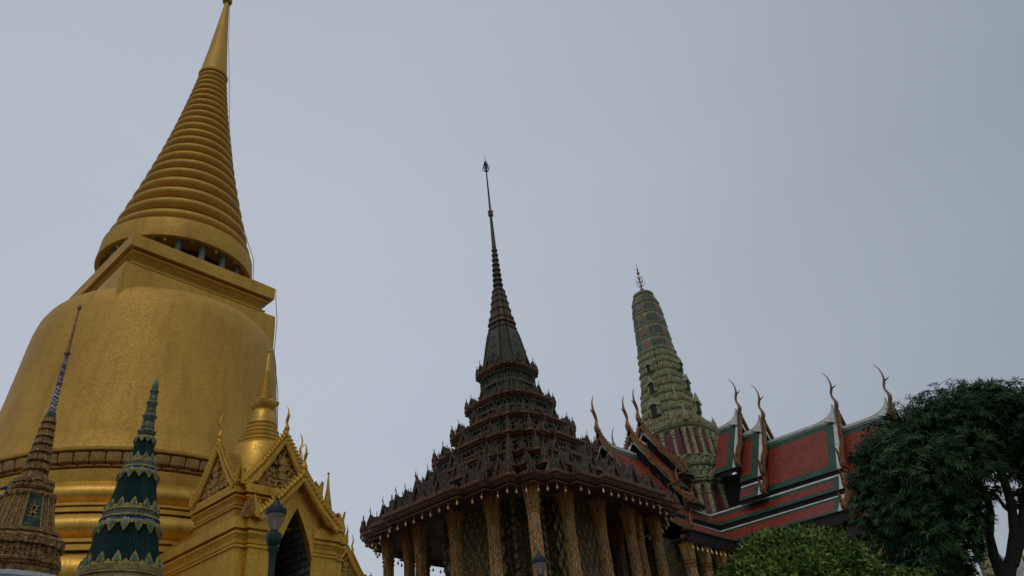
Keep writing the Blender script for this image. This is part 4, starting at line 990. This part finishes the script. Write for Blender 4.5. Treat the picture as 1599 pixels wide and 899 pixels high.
# ================================================================== 5. green ribbed cone
gx, gy = 10*sin(R(21.55)), 10*cos(R(21.55))
gc = thing('ribbed_cone', 'dark green ribbed cone roof with ochre leaf bands and a turquoise tip', 'spire', (gx, gy, 0))
b = MB(); b.lathe([(0, .5), (.4, .5), (.4, .36), (3.5, .33), (3.52, .52), (3.7, .53), (3.75, .50), (3.85, .47), (4.0, .44)], 32); b.build('pedestal', 'cone_trim', gc, True, 40)
def rib(j, z): return 1.0 if j % 2 else .965
SEC = [(4.07, .425, 4.56, .322), (4.76, .29, 5.22, .20), (5.40, .165, 5.69, .098)]
for i, (z0, r0, z1, r1) in enumerate(SEC):
    b = MB(); b.lathe([(z0-.03, r0), (z0+(z1-z0)*.5, r0+(r1-r0)*.54), (z1+.03, r1)], 120, rfun=rib); o = b.build('ribbed_section', 'cone_green', gc)
    # leaf crests standing at the foot and hanging at the head
    n_ = [15, 13, 11][i]; s_ = [1.22, 1.0, .76][i]
    for (zz_, rr, up_, tilt) in ((z0+.0, r0+.006, 1, -.20), (z1+.035, r1+.012, -1, .22)):
        tr = MB()
        for j in range(n_):
            a = 2*pi*j/n_; U_ = Vector((-sin(a), cos(a), 0)); V_ = Vector((tilt*up_*cos(a)*up_, tilt*up_*sin(a)*up_, up_)).normalized()
            if up_ < 0: V_ = Vector((.22*cos(a), .22*sin(a), -1)).normalized()
            ol = [(-.034*s_, 0), (.034*s_, 0), (.040*s_, .035*s_), (.026*s_, .075*s_), (0, .125*s_), (-.026*s_, .075*s_), (-.040*s_, .035*s_)]
            tr.slab(ol, (rr*cos(a), rr*sin(a), zz_), U_, V_, .022*s_, 0)
            tr.slab([(x*.5, y*.55+.02*s_) for x, y in ol], (rr*cos(a)+.010*s_*cos(a)*1.2, rr*sin(a)+.010*s_*sin(a)*1.2, zz_), U_, V_, .016*s_, 1)
            a2 = a+pi/n_; U_ = Vector((-sin(a2), cos(a2), 0)); tr.slab([(x*.8, y*.35) for x, y in ol], (rr*cos(a2), rr*sin(a2), zz_), U_, V_, .018*s_, 0)
        tr.build('leaf_crest', ['cone_trim', 'turq'], o)
def bandring(z0, r0, s_):
    b = MB(); prl_ = []
    return [(z0-.11*s_, r0+.01, 0), (z0-.09*s_, r0+.028*s_, 0), (z0-.06*s_, r0+.03*s_, 1), (z0-.055*s_, r0+.012*s_, 1), (z0-.005, r0+.0, 1)]
BD = [(3.98, .435, 4.09, .41, False), (4.55, .325, 4.77, .28, True), (5.20, .205, 5.41, .160, True), (5.68, .10, 5.72, .09, False)]
for (z0, r0, z1, r1, blue) in BD:
    b = MB(); h = z1-z0
    def rr(f): return r0+(r1-r0)*f
    prl_ = [(z0, rr(0), 0), (z0+h*.02, rr(0)+.022*r0/.3, 0), (z0+h*.13, rr(.13)+.022*r0/.3, 0), (z0+h*.16, rr(.15)+.004, 0)]
    if blue: prl_ += [(z0+h*.17, rr(.2)+.010, 2), (z0+h*.42, rr(.42)+.008, 2), (z0+h*.44, rr(.4)+.026*r0/.3, 0), (z0+h*.54, rr(.5)+.026*r0/.3, 0), (z0+h*.56, rr(.5)+.008, 1), (z0+h*.82, rr(.8)+.014, 1)]
    prl_ += [(z0+h*.84, rr(.84)+.024*r0/.3, 0), (z0+h*.96, rr(.96)+.020*r0/.3, 0), (z1, rr(1), 0)]
    b.lathe([(z, r) for z, r, m in prl_], 72, mats=[m for z, r, m in prl_])
    if blue or z0 < 4:
        zz_ = z0+h*.58 if blue else z0+.01; n_ = int(rr(.6)*150)
        for j in range(n_):
            a = 2*pi*j/n_; r_ = (rr(.7) if blue else r0)+.016; b.slab([(-.005, 0), (.005, 0), (.006, h*.20), (0, h*.24), (-.006, h*.20)], (r_*cos(a), r_*sin(a), zz_), (-sin(a), cos(a), 0), (0, 0, 1), .010, 1)
    b.build('trim_band', ['cone_trim', 'cone_band', 'cone_blue'], gc, True, 35)
b = MB(); z = 5.71; r = .088
while z < 6.42:
    hh = .235*(r/.09)**.6
    b.lathe([(z, r*.85), (z+hh*.06, r*1.02), (z+hh*.14, r*1.05), (z+hh*.18, r*.86), (z+hh*.22, r*.95), (z+hh*.34, r*1.16), (z+hh*.46, r*1.16), (z+hh*.56, r*.9), (z+hh*.6, r*.95), (z+hh*.68, r*.98), (z+hh*.72, r*.72), (z+hh*.9, r*.66), (z+hh, r*.7)], 20, mats=[0, 0, 0, 0, 1, 1, 1, 0, 0, 0, 2, 2, 2])
    for j in range(8):
        a = 2*pi*j/8; b.lathe([(z+hh*.30, .003), (z+hh*.40, r*.30), (z+hh*.50, .003)], 6, (r*1.12*cos(a), r*1.12*sin(a)), [2, 2, 2])
        b.slab(flame(r*.34, hh*.32), (r*.80*cos(a+.4), r*.80*sin(a+.4), z+hh*.70), (-sin(a+.4), cos(a+.4), 0), (0, 0, 1), .01, 1)
    z += hh; r *= .80
b.lathe([(z-.02, .03), (z+.02, .036), (z+.06, .018), (z+.1, .004)], 10, mats=[0]*4)
b.build('turquoise_tip', ['turq', 'cone_band', 'cone_trim'], gc, True, 45)

# ================================================================== 6. street lamps
def lamp(x, y, label, dz=0.):
    o = thing('street_lamp', label, 'street lamp', (x, y, dz), 0, 'lantern lamps on green posts')
    b = MB(); b.lathe([(0, .20), (.15, .20), (.2, .14), (.8, .11), (.9, .13), (1.0, .075), (2.6, .062), (2.65, .085), (2.75, .085), (2.8, .055), (4.35, .045), (4.55, .052), (4.60, .075), (4.64, .078), (4.655, .06), (4.68, .085), (4.74, .108), (4.82, .108), (4.845, .09), (4.86, .075), (4.875, .055)], 20); b.build('post', 'lamp_green', o, True, 35)
    b = MB(); b.lathe([(4.87, .05), (4.90, .075), (4.97, .112), (5.04, .130), (5.10, .138)], 20, caps=(False, False)); b.build('lamp_glass', 'glass', o, True)
    b = MB(); b.lathe([(4.86, .03), (4.93, .022), (5.0, .03), (5.06, .012)], 10); b.build('bulb', 'white', o, True, 40)
    b = MB(); b.lathe([(5.09, .140), (5.10, .148), (5.155, .15), (5.165, .14), (5.17, .10), (5.20, .098), (5.235, .082), (5.24, .062), (5.275, .052), (5.285, .030), (5.31, .022), (5.325, .03), (5.34, .014), (5.40, .004)], 20)
    for j in range(20):
        a = 2*pi*j/20; b.slab([(-.012, 0), (.012, 0), (0, .022)], (.146*cos(a), .146*sin(a), 5.155), (-sin(a), cos(a), 0), (0, 0, 1), .008)
    b.build('lamp_cap', 'lamp_dark', o, True, 35)
lamp(11*sin(R(31.15)), 11*cos(R(31.15)), 'green lamp post with glass lantern before the golden porch doorway')
lamp(15.2*sin(R(50.47)), 15.2*cos(R(50.47)), 'dark lantern top of a lamp post before the tiered hall columns', .07)

# ================================================================== 7. trees
def leafquad(mb, p, d, nrm, L_, w, fold=.25, droop=.25):
    """long leaf: two halves folded on the midrib and bending down"""
    s_ = d.cross(nrm).normalized(); nrm = s_.cross(d).normalized()
    a = p; m1 = p+d*L_*.45+Vector((0, 0, -droop*L_*.15)); e = p+d*L_+Vector((0, 0, -droop*L_*.6))
    k = len(mb.v); mb.v += [tuple(a), tuple(m1+s_*w-nrm*w*fold), tuple(m1), tuple(m1-s_*w-nrm*w*fold), tuple(e)]
    mb.f += [(k, k+1, k+2), (k, k+2, k+3), (k+1, k+4, k+2), (k+2, k+4, k+3)]; mb.m += [0]*4
rnd = random.Random(11)
def rv(r_=rnd):
    while True:
        v = Vector((r_.uniform(-1, 1), r_.uniform(-1, 1), r_.uniform(-1, 1)))
        if .05 < v.length < 1: return v.normalized()
TR = 18.
def blob_cloud(blobs, n_total, leaves, L0, w0, rr=rnd, shell=.55, hang=.35):
    mb = MB(); wts = [b_[1]**2 for b_ in blobs]; tot = sum(wts)
    for (c, r_), w_ in zip(blobs, wts):
        for _ in range(int(n_total*w_/tot)):
            v = rv(rr); rad = r_*(shell+(1-shell)*rr.random()**.6)
            rad *= 1+.22*noise.noise(v*2.2+c)
            p = c+Vector((v.x*rad, v.y*rad, v.z*rad*.85))
            ax = (v*.8+Vector((0, 0, .25))+rv(rr)*.5).normalized(); nl_ = rr.randint(leaves-4, leaves+3); a0 = rr.uniform(0, 6.28)
            t1 = ax.orthogonal().normalized(); t2 = ax.cross(t1)
            for i in range(nl_):
                a = a0+i*2.4; sp = rr.uniform(.55, 1.1); d = (ax*.45+(t1*cos(a)+t2*sin(a))*sp+Vector((0, 0, -hang-rr.random()*.35))).normalized()
                leafquad(mb, p+ax*rr.uniform(-.05, .03), d, ax, L0*rr.uniform(.7, 1.2), w0*rr.uniform(.8, 1.15))
    return mb
tr = thing('mango_tree', 'large dark tree with drooping long leaves at the right edge', 'tree', (0, 0, 0))
base = at(1572, 899, TR); tr.location = (base.x, base.y, 0); off = Vector((base.x, base.y, 0))
BL = [(1452, 670, 18.2, .95), (1500, 645, 18, .85), (1555, 640, 18.2, .75), (1600, 650, 18.4, .9), (1650, 690, 18.6, 1.2), (1700, 780, 18.8, 1.2), (1388, 700, 17.6, .70), (1352, 745, 17.4, .38), (1375, 790, 17.4, .65), (1440, 740, 17.2, 1.0),
      (1500, 720, 17.6, .95), (1430, 810, 17.2, .85), (1390, 850, 17.4, .6), (1470, 850, 17.3, .75), (1440, 900, 17.3, .7), (1500, 790, 17.5, .6), (1530, 690, 18.8, .5), (1622, 725, 18.6, .5), (1350, 710, 17.5, .35), (1480, 900, 17.6, .55), (1625, 815, 18.6, .45), (1600, 775, 18.7, .34), (1512, 838, 17.7, .30), (1520, 800, 17.8, .28), (1432, 655, 18, .38), (1525, 625, 18.2, .5),
      (1500, 680, 20.0, 1.2), (1600, 680, 20.2, 1.1), (1420, 760, 19.4, 1.1)]
blobs = [(at(x, y, r_)-off, s_) for x, y, r_, s_ in BL]
cr = blob_cloud(blobs, 7800, 12, .165, .0155)
crown = cr.build('crown', 'leaf', tr)
b = MB()
def limb(pts, rads): b.tube([at(*p)-off for p in pts], rads, 10)
limb([(1572, 1150, 18.1), (1574, 980, 18.05), (1572, 905, 18), (1560, 880, 18)], [.30, .21, .17, .14])
tb_ = MB(); g0 = Vector((0, 0, 0)); b.tube([g0, at(1572, 1150, 18.1)-off], [.45, .33], 10)
limb([(1565, 893, 18), (1552, 868, 17.95), (1545, 835, 17.9), (1547, 800, 17.9), (1540, 770, 17.9), (1515, 735, 17.8), (1480, 700, 17.8), (1450, 670, 17.8)], [.13, .095, .08, .07, .07, .06, .05, .03])
limb([(1572, 900, 18), (1580, 870, 18), (1584, 830, 18.1), (1580, 790, 18.1), (1570, 755, 18.1), (1560, 725, 18.1), (1550, 690, 18.1), (1530, 650, 18)], [.15, .11, .095, .085, .08, .07, .06, .03])
limb([(1580, 880, 18), (1594, 835, 18.2), (1602, 790, 18.3), (1606, 740, 18.4), (1615, 690, 18.5), (1630, 650, 18.5)], [.12, .10, .095, .09, .07, .03])
limb([(1540, 770, 17.9), (1500, 790, 17.6), (1460, 800, 17.4), (1410, 790, 17.4)], [.08, .06, .05, .02])
limb([(1582, 800, 18.1), (1568, 790, 18.1), (1555, 770, 18.1)], [.06, .04, .02]); limb([(1548, 815, 17.9), (1530, 805, 17.9), (1505, 830, 17.8)], [.04, .03, .015])
limb([(1700, 640, 18.6), (1660, 700, 18.5), (1610, 760, 18.4), (1590, 850, 18.2)], [.03, .07, .1, .13])
b.build('trunk', 'bark', tr, True, 60)
# clipped round-headed shrubs
def topiary(c, rx, rz_, n, label, tone, seed, L0=.058):
    rr = random.Random(seed); o = thing('clipped_shrub', label, 'shrub', (c.x, c.y, 0), 0, 'clipped dome shrubs')
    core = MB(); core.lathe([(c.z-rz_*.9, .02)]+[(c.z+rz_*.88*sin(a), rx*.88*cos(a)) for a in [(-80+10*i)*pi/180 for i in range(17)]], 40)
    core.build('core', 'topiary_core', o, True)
    m_ = MB()
    for _ in range(n):
        v = rv(rr)
        if v.z < -.5: continue
        w_ = 1+.09*noise.noise(v*3.1+Vector((seed, 0, 0)))+.07*noise.noise(v*8)+(.05*rr.random() if rr.random() < .06 else 0); rad = w_*(.90+.11*rr.random())
        p = Vector((v.x*rx*rad, v.y*rx*rad, c.z+v.z*rz_*rad)); d = (v*.55+rv(rr)*.9+Vector((0, 0, .2))).normalized()
        leafquad(m_, p, d, (v+rv(rr)*.4).normalized(), L0*rr.uniform(.6, 1.7), L0*rr.uniform(.18, .30), .2, .15)
    m_.build('foliage', 'topiary', o)
    s_ = MB(); s_.tube([(0, 0, 0), (.05, 0, c.z-rz_*.7)], [.13, .10], 8); s_.build('stem', 'bark', o)
    dr = MB()
    for _ in range(46):
        v = rv(rr)
        if v.z < 0: continue
        leafquad(dr, Vector((v.x*rx*1.02, v.y*rx*1.02, c.z+v.z*rz_*1.02)), (rv(rr)+Vector((0, 0, -.5))).normalized(), v, .09, .018)
    dr.build('dry_leaves', 'dry', o)
    return o
c1 = at(1252, 938, 9.2); topiary(Vector((c1.x, c1.y, c1.z-.19)), 1.0, .93, 34000, 'clipped dome-shaped shrub with fresh yellow-green leaves, lower right', 0, 5)
c2 = at(1405, 935, 9.8); topiary(Vector((c2.x, c2.y, c2.z-.12)), .48, .42, 9000, 'lower darker clipped shrub between the bright dome shrub and the tree', 0, 9)

# ================================================================== 8. glimpses behind the tree
def far_spire(px, py, r_, w, label, mat_, col2, name='distant_spire', cat='spire'):
    p = at(px, py, r_); o = thing(name, label, cat, (p.x, p.y, 0)); z = p.z; b = MB()
    pr = [(0, w*1.8), (z*.35, w*1.7), (z*.36, w*1.3), (z*.5, w*1.2)]
    for i in range(12):
        u = i/12; r = w*(1.0-.62*u); zz_ = z*.5+(z*.46)*u; pr += [(zz_+.02, r*.9), (zz_+z*.012, r*1.06), (zz_+z*.03, r*.96)]
    pr += [(z*.97, w*.25), (z, w*.03)]
    b.lathe(pr, 20); b.build('tower', mat_, o, True, 35)
    d = MB(); nn = 0
    for i in range(14):
        u = i/14; zz_ = z*.5+z*.46*u; r = w*(1.0-.62*u)*1.02
        for j in range(10):
            a = 2*pi*j/10+i*.3; d.slab(flame(w*.28, w*.5), (r*cos(a), r*sin(a), zz_), (-sin(a), cos(a), 0), (0, 0, 1), .06)
    d.build('ornament', col2, o)
far_spire(1553, 600, 40, .95, 'gold flower-studded spire glimpsed through the gap in the dark tree', 'gold_orn', 'bell')
far_spire(1602, 850, 30, .5, 'small yellow gilded spire low at the right frame edge', 'bell', 'gold_orn')
far_spire(1578, 868, 60, 2.2, 'grey stepped spire low behind the fork of the tree', 'marble', 'marble')
far_spire(1508, 790, 46, .7, 'beige spire mostly hidden behind the lower leaves of the tree', 'p_olive', 'p_yellow')
